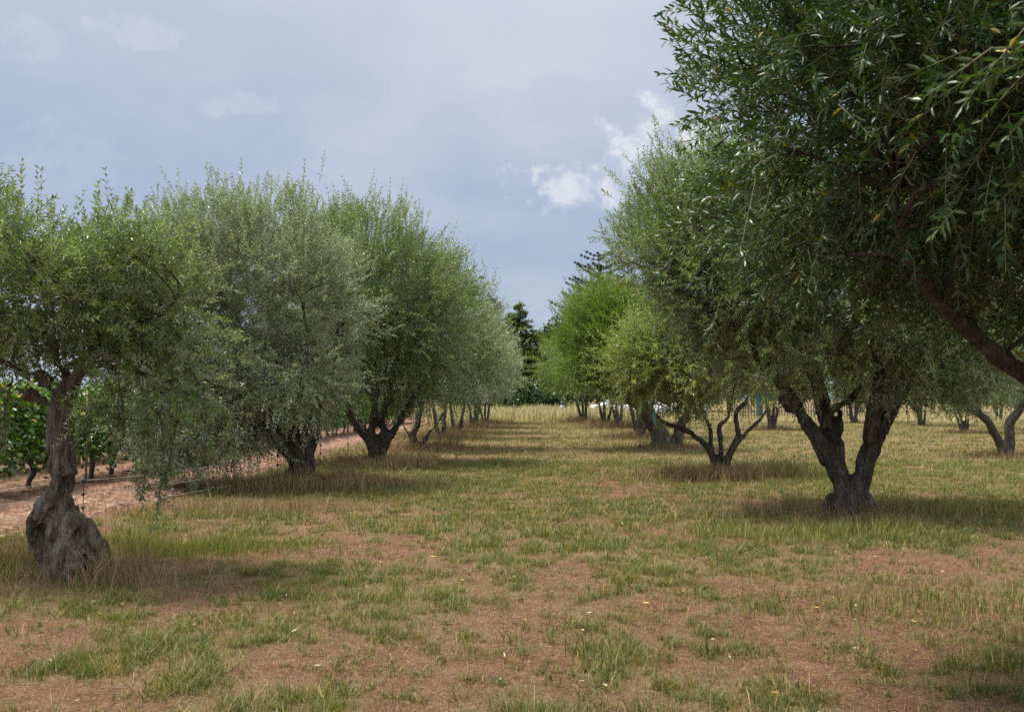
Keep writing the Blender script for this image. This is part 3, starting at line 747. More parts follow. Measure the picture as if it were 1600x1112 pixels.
def far_olive(label, base, seed, h, r, stems, group, mat='olive', lean=0., leaf=(.15, .042), clumps=95, per=30, bark='bark_dark', thick=.13, zlow=1.55, name='olive_tree'):
    rg = np.random.default_rng(seed); base = np.asarray(base, float); limbs = []
    for k in range(stems):
        a = 2 * np.pi * k / stems + rg.random(); s = rg.uniform(.5, 1.)
        e = np.array([math.cos(a) * r * .55 * s + lean, math.sin(a) * r * .55 * s, h * .62])
        limbs.append(([base + [0, 0, -.15], base + [math.cos(a) * .17, math.sin(a) * .17, .3], base + e * [.42, .42, .45] + [0, 0, .1], base + e * [.75, .75, .75], base + e], [thick * 1.3, thick, thick * .62, thick * .45, thick * .2]))
    zc = (h + zlow) / 2
    ells = [(base + [lean, 0, zc + .15], (r, r, (h - zlow) / 2)), (base + [lean + r * .3, -.2, zc - .2], (r * .75, r * .8, (h - zlow) / 2.6)), (base + [lean - r * .35, .2, zc], (r * .7, r * .8, (h - zlow) / 2.4)), (base + [lean, 0, zc + (h - zlow) * .2], (r * .6, r * .6, (h - zlow) / 3))]
    return olive(label, base, limbs, ells, clumps, per, 9, leaf, group, seed, mat=mat, barkm=bark, voxel=.04, amp=.03, sl=(.3, .6), sig=.28, shell=.55, twig=0, whips=.15, whip_l=(.5, .8), name=name, droop=.05, minz=zlow * .85)


def copy_thing(root, loc, rz, label, scale=1.):
    r = root.copy(); C.objects.link(r); r.location = [float(q) for q in loc]; r.rotation_euler = (0, 0, rz); r.scale = (scale,) * 3; r['label'] = label
    for ch in root.children:
        c = ch.copy(); C.objects.link(c); c.parent = r
    return r


A = far_olive('silvery olive tree on a single straight trunk, fifth from the camera on the left', BASES['L5'], 101, 5.9, 2.6, 2, GL, 'olive_silver', thick=.11)
copy_thing(A, BASES['L6'], 2.1, 'olive tree with two close trunks, sixth from the camera on the left', .98)
B_ = far_olive('olive tree with a three stemmed trunk, seventh from the camera on the left', BASES['L7'], 103, 5.3, 2.5, 3, GL, 'olive_silver', thick=.11)
copy_thing(B_, BASES['L8'], 1.3, 'olive tree at the far end of the left row beside the tall meadow grass', .95)
Cc = far_olive('green olive tree with four spreading stems behind the leaning bright tree', BASES['R5'], 104, 5.8, 2.7, 4, GR, 'olive', thick=.11)
D_ = far_olive('olive tree with crossing forked stems, sixth from the camera on the right', BASES['R6'], 105, 5.6, 2.6, 3, GR, 'olive', lean=-.4, thick=.114)
copy_thing(Cc, BASES['R7'], 2.6, 'dark stemmed olive tree, seventh from the camera on the right', .98)
copy_thing(D_, BASES['R8'], .9, 'last olive tree of the right row, with a slanting stem', 1.)
GF = 'olive trees of the orchard beyond the right row'
b = BASES['S1']; d = b[1]
limbs = [LB([(1572, 722, .2), (1568, 705, .16), (1555, 680, .13), (1540, 655, .12), (1510, 635, .09), (1470, 615, .06), (1440, 600, .03)], d),
         LB([(1575, 712, .16), (1578, 690, .14), (1578, 660, .13), (1592, 640, .11), (1605, 610, .08), (1600, 560, .05)], d),
         LB([(1535, 652, .06), (1522, 610, .05), (1510, 570, .03)], d)]
olive('two stemmed olive tree on the grass at the right edge', b, limbs,
      [(P(1530, 560, d), (1.6, 1.8, 1.0)), (P(1450, 600, d), (.7, 1., .5)), (P(1620, 540, d), (1.6, 1.6, 1.4))],
      90, 30, 11, (.11, .03), GF, 91, mat='olive', voxel=.04, amp=.03, sl=(.3, .55), sig=.25, twig=.004)
S2 = far_olive('low bushy olive with pale thin stems far out on the right', BASES['S2'], 92, 3.1, 1.7, 5, GF, 'olive', thick=.07, zlow=.9, clumps=50, bark='bark')
S3 = far_olive('olive tree with parallel upright stems beyond the hanging teal trap', BASES['S3'], 93, 4.6, 2.3, 4, GF, 'olive', thick=.11)
for px, py, o, rz, s, lab in ((1335, 660, S3, 1., 1., 'far olive tree behind the fork of the massive tree'), (1440, 664, S3, 2.2, .9, 'far dark olive tree on the lawn left of the low bushy olive'),
                              (1620, 672, S2, 1.1, 1.3, 'far olive bush at the right edge behind the two stemmed olive'), (1090, 656, S3, 3., .85, 'far olive tree seen between the young stems'), (1560, 656, S3, 4., .95, 'far olive tree between the two stems at the right edge')):
    copy_thing(o, G(px, py), rz, lab, s)


# --- distant trees
def blob_tree(name, label, cat, base, ells, trunk_r, mat, seed, n, leaf, group=None, bark='bark_dark'):
    rg = np.random.default_rng(seed); base = np.asarray(base, float)
    root = thing(name, base, label, cat, group)
    tb = Buf(); top = max(e[0][2] for e in ells)
    q, r = resample([(0, 0, -.2), (.1, 0, top * .4), (0, .1, top)], [trunk_r, trunk_r * .8, trunk_r * .3], .5)
    V, Fs = tube(q, r, 10, flute=.08); tb.add(V, Fs)
    for k in range(9):
        e = ells[k % len(ells)]; a = rg.random() * 6.28
        t1 = np.array(e[0]) + np.array([math.cos(a), math.sin(a), .2]) * np.array(e[1]) * .6
        s0 = np.array([0, 0, top * rg.uniform(.25, .7)])
        q, r = resample([s0, (s0 + t1) / 2 + [0, 0, .3], t1], [trunk_r * .4, trunk_r * .25, .04], .5); V, Fs = tube(q, r, 6); tb.add(V, Fs)
    obj('trunk', tb.mesh('trunk', [M[bark]], True), root)
    pts, dirs = sample_crown(rg, ells, 160, .6)
    own = rg.integers(0, len(pts), n); sg = .1 * np.mean([np.mean(e[1]) for e in ells]) + .1
    p = pts[own] + rg.normal(size=(n, 3)) * sg
    tint = rg.random(len(pts)) * .5
    V, Fs, kv = leaves(p, rg.normal(size=(n, 3)) + dirs[own] * .6, dirs[own] + rg.normal(size=(n, 3)) * .5 + [0, 0, .4], leaf[0] * rg.uniform(.6, 1.3, n), leaf[1])
    cb = Buf(); cb.add(V, Fs, np.repeat(np.clip(tint[own] + rg.random(n) * .45, 0, .98), kv))
    obj('crown', cb.mesh('crown', [M[mat]]), root)
    return root


def conifer(name, label, base, h, r, mat, seed, tiers, per, up, leafn, leaf, taper=1.1, sparse=1., z0=.12):
    rg = np.random.default_rng(seed); base = np.asarray(base, float)
    root = thing(name, base, label, 'tree')
    tb, cb = Buf(), Buf()
    q, rr = resample([(0, 0, -.3), (0, 0, h * .5), (.05, 0, h)], [h * .022, h * .014, .03], .8); V, Fs = tube(q, rr, 9); tb.add(V, Fs)
    for k in range(tiers):
        f = k / (tiers - 1); z = h * (z0 + (1 - z0) * f ** .9); zk = z; rad = r * (1 - f) ** (1 / taper) + .25
        for m in range(per):
            a = rg.random() * 6.283; L = rad * rg.uniform(.7, 1.1)
            dx = np.array([math.cos(a), math.sin(a), 0])
            z = min(zk + rg.normal() * h * .022, h * 1.0); L *= rg.uniform(.75, 1.15)
            s0 = np.array([0, 0, z]); mid_ = s0 + dx * L * .5 + [0, 0, up * L * .2]; tip = s0 + dx * L + [0, 0, up * L * .6]
            q, rr = resample([s0, mid_, tip], [.02 + .012 * L, .015 + .008 * L, .02], .4)
            V, Fs = tube(q, rr, 5, cap=False); tb.add(V, Fs)
            nn = int(leafn * L)
            s = rg.random(nn) ** .7; ii = (s * (len(q) - 1)).astype(int); p = q[ii]
            sd = np.cross(dx, [0, 0, 1.]); wid = (rg.random(nn) - .5) * 2 * sparse * L * .28 * (1 - s * .6)
            p = p + sd * wid[:, None] + rg.normal(size=(nn, 3)) * .07
            d = norm(dx * .8 + sd * np.sign(wid)[:, None] * .7 + rg.normal(size=(nn, 3)) * .45 + [0, 0, up * .5])
            V, Fs, kv = leaves(p, d, np.array([0, 0, 1.]) + rg.normal(size=(nn, 3)) * .3, leaf[0] * rg.uniform(.6, 1.2, nn), leaf[1])
            cb.add(V, Fs, np.repeat(np.clip(rg.random() * .5 + rg.random(nn) * .4 + .15 * (s > .6), 0, .97), kv))
    obj('trunk', tb.mesh('trunk', [M['bark_dark']], True), root); obj('crown', cb.mesh('crown', [M[mat]]), root)
    return root


DG = lambda px, dist: np.array([(px - 800) / FPX * dist, dist, 0.])
conifer('cedar_tree', 'tallest pointed cedar with flat branch tiers at the end of the avenue', DG(812, 105), 11.9, 6.2, 'cedar', 201, 17, 8, -.02, 70, (.40, .08))
conifer('cedar_tree', 'cedar with a narrow top just left of the tallest cedar', DG(797, 109), 11.2, 5.6, 'cedar', 202, 16, 8, -.02, 70, (.40, .08))
conifer('cedar_tree', 'lower cedar with a wide skirt partly behind the end of the left olive row', DG(783, 100), 8.6, 5.6, 'cedar', 203, 13, 8, -.05, 70, (.40, .08))
conifer('spiky_conifer', 'dark open branched conifer rising above the bright green tree', DG(936, 112), 18.6, 6.2, 'spiky', 204, 13, 5, .55, 130, (.22, .06), taper=2.4, sparse=.06, z0=.35)
blob_tree('russet_tree', 'thin russet topped tree above the left olive row', 'tree', DG(771, 98), [((0, 0, 9.2), (.9, .9, 2.8)), ((.7, 0, 6.5), (1.6, 1.4, 2.4)), ((0, 0, 11.3), (.4, .4, 1.1))], .2, 'russet', 205, 5000, (.28, .10))
def bt(label, px, dist, h, r, seed, mat='broad', n=9000):
    return blob_tree('broadleaf_tree', label, 'tree', DG(px, dist), [((0, 0, h * .55), (r, r, h * .42)), ((r * .5, 0, h * .45), (r * .7, r * .7, h * .3)), ((-r * .5, -.4, h * .42), (r * .75, r * .7, h * .3)), ((r * .1, 0, h * .75), (r * .6, r * .6, h * .25))], .35, mat, seed, n, (.42, .26), 'broadleaved trees beyond the meadow')
T1 = bt('rounded dark tree to the right of the cedars', 850, 118, 9.6, 4.0, 211)
T2 = bt('dark tree whose top peeps out beside the bright green tree', 882, 116, 11.2, 3.8, 212)
T3 = bt('low dark tree between the cedars and the rounded tree', 826, 112, 7.4, 3.2, 213)
T4 = bt('dark green bush at the foot of the trees closing the avenue', 829, 96, 2.9, 2.6, 214, 'broad', 6000)
labs = ['behind the leaning bright tree', 'beyond the parked cars', 'behind the young tree stems', 'beyond the picket fence', 'behind the massive fork', 'beyond the lawn', 'behind the low bushy olive', 'behind the two stemmed olive', 'at the right edge of the lawn', 'outermost at the right edge']
for k, px in enumerate((915, 985, 1060, 1140, 1240, 1345, 1430, 1510, 1590, 1680)):
    src = (T1, T2, T3)[k % 3]
    copy_thing(src, DG(px, 108 + (k * 7) % 16), k * 1.7, ('tall', 'rounded', 'low')[k % 3] + ' dark broadleaved tree ' + labs[k], .82 + .1 * ((k * 5) % 4) - (.25 if px > 1380 else 0))
for k, px in enumerate((735, 640, 520, 400, 300, 190, 80, -20)):
    copy_thing((T1, T3, T2)[k % 3], DG(px, 120 + (k * 11) % 20), k * 1.3, ['dark tree beyond the end of the left olive row', 'dark tree far behind the fourth left olive', 'dark tree far behind the fan shaped olive', 'dark tree beyond the vineyard behind the silvery olive', 'dark tree beyond the vineyard left of the silvery olive', 'dark tree beyond the vineyard, right of the gnarled trunk', 'dark tree beyond the vineyard behind the gnarled trunk', 'dark tree beyond the vineyard at the left edge'][k], .45 + .06 * (k % 3))

# ------------------------------------------------------------------ vineyard
def make_vine(seed, label):
    rg = np.random.default_rng(seed)
    root = thing('grapevine', (0, 0, 0), label, 'grapevine', 'grapevines in the rows beyond the left olive trees')
    tb = Buf(); pts = [(0, 0, -.05), (rg.uniform(-.05, .05), .03, .18), (rg.uniform(-.1, .1), -.03, .36), (rg.uniform(-.06, .06), rg.uniform(-.1, .1), .58)]
    q, r = resample(pts, [.06, .045, .05, .04], .05); r = r * (1 + .25 * (vnoise(np.arange(len(r)) * .6, np.zeros(len(r)), s=seed) - .5)); V, Fs = tube(q, r, 8, flute=.14); tb.add(V, Fs)
    for k in range(6):
        s = np.array(pts[-1]); e = s + [rg.uniform(-.25, .25), rg.uniform(-.5, .5), rg.uniform(.4, 1.1)]
        q, r = resample([s, (s + e) / 2 + [0, rg.uniform(-.1, .1), 0], e], [.025, .014, .006], .1); V, Fs = tube(q, r, 5); tb.add(V, Fs)
    obj('trunk', tb.mesh('vine_trunk', [M['bark_dark']], True), root)
    n = 1300
    p = np.stack([rg.normal(size=n) * .24, rg.uniform(-.68, .68, n), .5 + 1.25 * rg.random(n) ** .8], 1)
    p[:, 0] *= 1 + .35 * np.sin(p[:, 2] * 2.4); p[:, 2] += .12 * np.sin(p[:, 1] * 6 + seed)
    lo = rg.random(n) < .06; p[lo, 2] -= .22
    D = norm(rg.normal(size=(n, 3)) * [1, 1, .5] + [0, 0, -.35]); N_ = norm(np.stack([np.sign(p[:, 0]) * .6, 0 * p[:, 0], .6 + 0 * p[:, 0]], 1) + rg.normal(size=(n, 3)) * .4)
    S = norm(np.cross(D, N_)); U = np.cross(S, D); sz = rg.uniform(.055, .105, n)[:, None]
    prof = [(0, 0), (.15, .5), (.42, .36), (.62, .58), (.72, .25), (1.08, 0), (.72, -.25), (.62, -.58), (.42, -.36), (.15, -.5)]
    V = np.stack([p + D * sz * a + S * sz * b_ + U * sz * abs(b_) * .3 for a, b_ in prof], 1).reshape(-1, 3)
    F = (np.arange(n)[:, None] * 10 + np.arange(10)[None])
    cb = Buf(); cb.add(V, [F], np.repeat(np.clip(rg.random(n) * .98 + .1 * (p[:, 2] > 1.4), 0, 1), 10))
    obj('foliage', cb.mesh('vine_foliage', [M['vine']]), root)
    return root


vl = 'leafy green grapevine on a dark crooked stem in the vineyard rows'
vines = [make_vine(301 + k, vl) for k in range(3)]
rg = np.random.default_rng(7); cnt = 0
for xr, y0, y1, st in ((-8.3, 9.2, 62, 1.08), (-10.7, 12, 62, 1.12), (-13.1, 16, 60, 1.25), (-15.6, 20, 60, 1.5), (-18.4, 24, 60, 1.8)):
    y = y0
    while y < y1:
        loc = (xr + .03 * (y - 15) + rg.uniform(-.07, .07), y, -.02); rz = rg.choice([0, math.pi]) + rg.uniform(-.12, .12)
        if cnt < 3: vines[cnt].location = loc; vines[cnt].rotation_euler = (0, 0, rz)
        else:
            o = copy_thing(vines[int(rg.integers(0, 3))], loc, rz, vl, rg.uniform(.9, 1.1))
        cnt += 1; y += st * rg.uniform(.92, 1.08)
# trellis stakes
for k, y in enumerate((11.6, 17.9, 24.2, 30.5, 36.8)):
    sb = Buf(); q, r = resample([(0, 0, -.1), (.01, 0, .9), (0, .01, 1.75)], [.022, .02, .02], .3); V, Fs = tube(q, r, 7, flute=.05); sb.add(V, Fs)
    tag(obj('vineyard_stake', sb.mesh('stake', [M['wood']], True), None, (-8.0 + .03 * (y - 15), y, 0)), 'thin grey wooden stake standing among the front row of vines', 'stake', 'stakes in the front vine row')

# electric fence between olives and vines
fp = [G(-260, 865), G(129, 812), G(333, 778), G(433, 755), G(500, 731), G(543, 712), G(600, 700), G(632, 692), G(668, 681)]
fence = thing('electric_fence', fp[1], 'low electric fence of thin dark rods and pale wires along the vineyard edge', 'fence')
for b in fp:
    ob = Buf(); q, r = resample([(0, 0, -.05), (.004, 0, .3), (0, .003, .62)], [.006, .006, .005], .1); V, Fs = tube(q, r, 6); ob.add(V, Fs)
    po = obj('post', ob.mesh('fence_rod', [M['rust']], True), fence, b - fp[1])
    for z in (.16, .34, .52):
        ib = Buf(); V, Fs = tube([(0, 0, z - .025), (0, 0, z - .012), (0, 0, z + .012), (0, 0, z + .03)], [.012, .024, .024, .01], 8); ib.add(V, Fs)
        V, Fs = tube([(0, 0, z), (.045, -.01, z + .005)], [.012, .009], 6); ib.add(V, Fs)
        obj('insulator', ib.mesh('insulator', [M['black']], True), po)
for z in (.16, .34, .52):
    wb = Buf(); pts = []
    for a, b in zip(fp[:-1], fp[1:]):
        for s in np.linspace(0, 1, 7)[:-1]: pts.append(a + (b - a) * s + [0, 0, z - .10 * s * (1 - s)])
    pts.append(fp[-1] + [0, 0, z]); V, Fs = tube(np.array(pts) - fp[1], np.full(len(pts), .0024), 5); wb.add(V, Fs)
    obj('wire', wb.mesh('fence_wire', [M['wire']], True), fence)


# ------------------------------------------------------------------ traps, board, post, fence, cars
def lathe(prof, seg=16):
    V = np.array([(r * math.cos(a), r * math.sin(a), z) for r, z in prof for a in np.linspace(0, 2 * np.pi, seg, endpoint=False)])
    n = len(prof); i, j = np.meshgrid(np.arange(n - 1), np.arange(seg), indexing='ij'); j2 = (j + 1) % seg
    return V, [np.stack([i * seg + j, i * seg + j2, (i + 1) * seg + j2, (i + 1) * seg + j], -1).reshape(-1, 4)]


def trap(label, top, L, m, mc, group=None):
    root = thing('insect_trap', top, label, 'insect trap', group)
    b = Buf(); k = L / .32
    V, Fs = lathe([(.0, -.32), (.034, -.32), (.038, -.305), (.038, -.15), (.036, -.135)]); b.add(V * k, Fs); obj('body', b.mesh('trap_body', [M[m]], True), root)
    b = Buf(); V, Fs = lathe([(.036, -.135), (.042, -.13), (.042, -.118), (.03, -.09), (.026, -.06), (.012, -.035), (.011, -.01), (0, -.005)]); b.add(V * k, Fs); obj('cap', b.mesh('trap_cap', [M[mc]], True), root)
    b = Buf(); V, Fs = tube(np.array([(0, 0, -.01), (0, 0, .03), (.012, 0, .05), (0, 0, .065), (0, 0, .16)]) * k, [.002] * 5, 5); b.add(V, Fs); obj('hook', b.mesh('trap_hook', [M['wire']], True), root)


trap('larger teal bottle trap hanging right of the young olive tree', P(1186, 612, 12.6), .31, 'teal', 'teal_dark')
trap('smaller teal bottle trap hanging left of the young tree stems', P(1023, 640, 18.9), .28, 'teal', 'teal')
trap('long white trap hanging under the leaning bright tree', P(951, 621, 33), .24, 'white', 'white')
trap('short white trap hanging right of the long white one', P(970, 620, 34), .19, 'white', 'white')


def box(c, s, bev=0.):
    c = np.array(c, float); s = np.array(s, float) / 2
    V = np.array([[x, y, z] for z in (-1, 1) for x, y in ((-1, -1), (1, -1), (1, 1), (-1, 1))], float) * s + c
    return V, [np.array([[0, 3, 2, 1], [4, 5, 6, 7], [0, 1, 5, 4], [1, 2, 6, 5], [2, 3, 7, 6], [3, 0, 4, 7]])]


p0 = P(247, 650, 15.6)
root = thing('marker_board', (p0[0], p0[1], 0), 'small weathered grey board half hidden by leaves in front of the vines', 'board')
b_ = Buf(); V, Fs = tube([(0, 0, 0), (0, 0, p0[2] + .02)], [.008, .008], 8); b_.add(V, Fs); obj('post', b_.mesh('board_post', [M['wood']], True), root)
b_ = Buf(); V, Fs = box((0, -.03, p0[2] - .14), (.14, .02, .30)); b_.add(V, Fs); obj('board', b_.mesh('board', [M['signgrey']]), root)
p0 = DG(878, 78)
root = thing('post', p0, 'pale blue post with a dark top in the tall grass at the avenue end', 'post')
b_ = Buf(); V, Fs = tube([(0, 0, 0), (0, 0, .9), (0, 0, 1.12)], [.14, .14, .12], 10); b_.add(V, Fs); obj('shaft', b_.mesh('post_shaft', [M['paleblue']], True), root)
b_ = Buf(); V, Fs = lathe([(.13, 1.12), (.17, 1.14), (.17, 1.24), (.08, 1.36), (0, 1.4)]); b_.add(V, Fs); obj('cap', b_.mesh('post_cap', [M['black']], True), root)
for k, px in enumerate((777, 803, 845, 868, 902)):
    sb = Buf(); V, Fs = tube([(0, 0, -.1), (.01, 0, .6), (0, 0, 1.18)], [.035, .035, .03], 7); sb.add(V, Fs)
    tag(obj('fence_stake', sb.mesh('stake', [M['wood']], True), None, DG(px, 70)), 'thin wooden stake upright in the tall grass at the avenue end', 'stake', 'stakes in the tall grass')
# picket fence
a0, a1 = DG(1138, 74), DG(1350, 80)
pf = thing('picket_fence', a0, 'low wooden picket fence beyond the orchard lawn', 'fence')
b_ = Buf(); dv = a1 - a0; n = 52
for k in range(n):
    c = dv * k / (n - 1); V, Fs = box((c[0], c[1], .6), (.09, .025, 1.15 + .05 * ((k * 7) % 3))); b_.add(V, Fs)
obj('pickets', b_.mesh('pickets', [M['wood']]), pf)
for z in (.35, .95):
    b_ = Buf(); V, Fs = tube([(0, .05, z), (dv[0], dv[1] + .05, z)], [.035, .035], 4); b_.add(V, Fs); obj('rail', b_.mesh('rail', [M['wood']]), pf)


def car(label, loc, rz):
    root = thing('parked_car', loc, label, 'car', 'cars parked beyond the orchard', rz)
    side = [(-2.1, .32), (-2.15, .7), (-1.95, .92), (-1.2, .98), (-.55, 1.42), (.75, 1.47), (1.55, 1.02), (2.02, .92), (2.12, .6), (2.08, .32)]
    b = Buf(); V = []
    for y, ins in ((-.86, 0), (-.80, .04), (.80, .04), (.86, 0)):
        V += [(x, y * (1 if z < 1. else .84), z + (ins if z > .9 else 0)) for x, z in side]
    n = len(side); F = [[k * n + j, k * n + (j + 1) % n, (k + 1) * n + (j + 1) % n, (k + 1) * n + j] for k in range(3) for j in range(n)]
    b.add(V, [np.array(F), np.arange(n)[None], (np.arange(n)[::-1] + 3 * n)[None]]); obj('body', b.mesh('car_body', [M['carwhite']]), root)
    for s in (-1, 1):
        b = Buf(); y = s * .80
        b.add([(-1.05, y * 1.03, 1.0), (-.5, y * .93, 1.36), (.7, y * .93, 1.4), (1.3, y * 1.03, 1.03)], [np.array([[0, 1, 2, 3]])]); obj('side_window', b.mesh('side_window', [M['glass']]), root)
        for x in (-1.35, 1.32):
            b = Buf(); V, Fs = tube([(x, s * .66, .32), (x, s * .9, .32)], [.32, .32], 18); b.add(V, Fs); wh = obj('wheel', b.mesh('wheel', [M['black']]), root)
            b = Buf(); V, Fs = tube([(x, s * .9, .32), (x, s * .915, .32)], [.2, .18], 12); b.add(V, Fs); obj('rim', b.mesh('rim', [M['signgrey']]), wh)
    b = Buf(); b.add([(-1.2, -.66, 1.0), (-1.2, .66, 1.0), (-.6, .6, 1.42), (-.6, -.6, 1.42)], [np.array([[0, 1, 2, 3]])]); obj('windscreen', b.mesh('windscreen', [M['glass']]), root)
    return root


car('white car parked behind the stems at the left of the bright tree trunk', DG(958, 92), .2)
car('white car parked behind the middle of the leaning trunk', DG(1006, 88), .1)
car('white car parked furthest right behind the young tree stems', DG(1068, 86), -.1)

# ------------------------------------------------------------------ grass
def blades(rg, x, y, h, wd, lean, buf, rnd, seg2=True, z=None):
    n = len(x); z = gheight(x, y) if z is None else z
    a = rg.random(n) * 2 * np.pi; ln = lean * rg.random(n) * h
    D = np.stack([np.cos(a), np.sin(a), 0 * a], 1); S = np.stack([-np.sin(a), np.cos(a), 0 * a], 1)
    a2 = rg.random(n) * 2 * np.pi; S = np.stack([np.cos(a2), np.sin(a2), 0 * a2], 1)
    B = np.stack([x, y, z - .01], 1); U = np.array([[0, 0, 1.]]); h_ = h[:, None]; w_ = np.broadcast_to(wd, n)[:, None]
    mid_ = B + U * h_ * .55 + D * ln[:, None] * .35; tip = B + U * h_ + D * ln[:, None]
    if seg2:
        V = np.stack([B - S * w_ * .5, B + S * w_ * .5, mid_ + S * w_ * .42, mid_ - S * w_ * .42, tip], 1).reshape(-1, 3)
        b = np.arange(n)[:, None] * 5; buf.add(V, [b + [[0, 1, 2, 3]], b + [[3, 2, 4]]], np.repeat(rnd, 5))
    else:
        V = np.stack([B - S * w_ * .5, B + S * w_ * .5, tip], 1).reshape(-1, 3)
        b = np.arange(n)[:, None] * 3; buf.add(V, [b + [[0, 1, 2]]], np.repeat(rnd, 3))


def region(rg, n, y0, y1, pw=1., mx=1.2):
    y = y0 + (y1 - y0) * rg.random(n) ** pw; half = y * .56 + mx
    x = (rg.random(n) * 2 - 1) * half
    return x, y


def tufts(rg, n, y0, y1, per, hh, ww, buf, thr=.35, spr=.035, lean=.9, pw=1.):
    x, y = region(rg, n, y0, y1, pw)
    g = greenness(x, y)
    cl_ = np.clip(fbm(x * 7.5, y * 6.5, s=111, o=3) * 6 - 2.6, .01, 1)
    k = (rg.random(n) < np.clip((g - thr) / (1 - thr) * 1.1, .30, 1) * cl_) & (x > soil_edge(y) - .1)
    x, y, g = x[k], y[k], g[k]
    sz = (.5 + .9 * rg.random(len(x)) ** 2) * (.75 + .5 * g)
    x, y, sz = [np.repeat(q, per) for q in (x, y, sz)]
    tint = np.repeat(rg.random(k.sum()) * .55, per); m = len(x)
    ox, oy = rg.normal(size=m) * spr * sz, rg.normal(size=m) * spr * sz
    h = hh * sz * rg.uniform(.45, 1.1, m)
    r = np.clip(tint + rg.random(m) * .5, 0, 1.); r = np.where(rg.random(m) < .09, 1., r)
    blades(rg, x + ox, y + oy, h, ww * rg.uniform(.7, 1.2, m), lean, buf, r)


rg = np.random.default_rng(99)
g1 = Buf()
tufts(rg, 40000, 3.6, 11, 13, .080, .0046, g1, thr=.14, spr=.022, lean=1.5)
tufts(rg, 64000, 10, 24, 9, .09, .0085, g1, thr=.1, spr=.05, lean=1.3)
tufts(rg, 42000, 20, 66, 7, .10, .018, g1, thr=.05, spr=.08, lean=1.2)
# a few taller coarse tufts close by
tufts(rg, 1800, 3.6, 12, 18, .12, .0065, g1, thr=.25, spr=.04, lean=1.1)
# short fine mat
x, y = region(rg, 260000, 3.6, 20, 1.); k = (rg.random(len(x)) < np.clip(greenness(x, y), .2, 1) * np.clip(fbm(x * 4, y * 4, s=115, o=3) * 4.5 - 1.8, .04, 1)) & (x > soil_edge(y)); x, y = x[k], y[k]
blades(rg, x, y, .035 * rg.uniform(.4, 1.4, len(x)), .005, 1.6, g1, np.clip(rg.random(len(x)) * 1.05, 0, 1), False)
tag(obj('grass', g1.mesh('grass', [M['grass']])), 'patchy green grass tufts over the whole avenue floor', 'grass', kind='stuff')

# yellow-green longer grass patches
g2 = Buf()


def patch(buf, cx, cy, rx, ry, n, h, wd=.006, lean=.6, rr=None):
    a = rg.normal(size=(n, 2)) * .55; x, y = cx + a[:, 0] * rx, cy + a[:, 1] * ry
    q = .35 + 1.2 * fbm(x * 2.6, y * 2.6, s=71, o=2); k = rg.random(n) < np.clip(fbm(x * 3.5, y * 3.5, s=77, o=2) * 4 - 1.3, .12, 1); hh = h * rg.uniform(.25, 1.25, n) * q
    x, y, hh = x[k], y[k], hh[k]; n = len(x)
    blades(rg, x, y, hh, wd, lean, buf, np.clip(rg.random(n), 0, 1) if rr is None else rr(n))


c = G(290, 862); patch(g2, c[0], c[1], 1.0, .55, 4200, .20, .005)
c = G(200, 850); patch(g2, c[0], c[1], .6, .4, 1400, .20, .005)
c = G(60, 905); patch(g2, c[0] - .3, c[1], .5, .35, 1600, .26, .006)
c = G(1330, 835); patch(g2, c[0], c[1] - .1, 1.6, .7, 3200, .20, .006)
c = G(1190, 840); patch(g2, c[0], c[1], .9, .5, 1200, .18, .006)
c = G(1440, 800); patch(g2, c[0], c[1], 1.2, .9, 3400, .24, .008)
c = G(1210, 745); patch(g2, c[0], c[1], 1.2, .8, 2400, .34, .010)
c = G(1500, 960); patch(g2, c[0], c[1], 1.5, .8, 3000, .13, .006)
c = G(470, 768); patch(g2, c[0], c[1], 1.3, .5, 2200, .22, .009)
x, y = region(rg, 60000, 14, 66, .8); k = (rg.random(len(x)) < .5 * fbm(x * .5, y * .3, s=81) + .12) & (x > soil_edge(y)); x, y = x[k], y[k]
blades(rg, x, y, .09 * rg.uniform(.4, 1.4, len(x)), .012 + .0005 * y, 1.1, g2, rg.random(len(x)), False)
# green strips along the vine feet
for xr in (-6.1, -7.2, -8.6, -9.6, -11.5):
    n = 9000; y = rg.uniform(7, 45, n); x = xr + .03 * (y - 15) + rg.normal(size=n) * .28; k = fbm(x * 1.4, y * .8, s=85) > .5; x, y = x[k], y[k]
    blades(rg, x, y, .10 * rg.uniform(.4, 1.4, len(x)), .012, 1.1, g2, rg.random(len(x)), False, z=gheight(x, y) + .0)
tag(obj('long_grass', g2.mesh('long_grass', [M['grass_lime']])), 'longer yellow green grass in patches by the trunks', 'grass', kind='stuff')

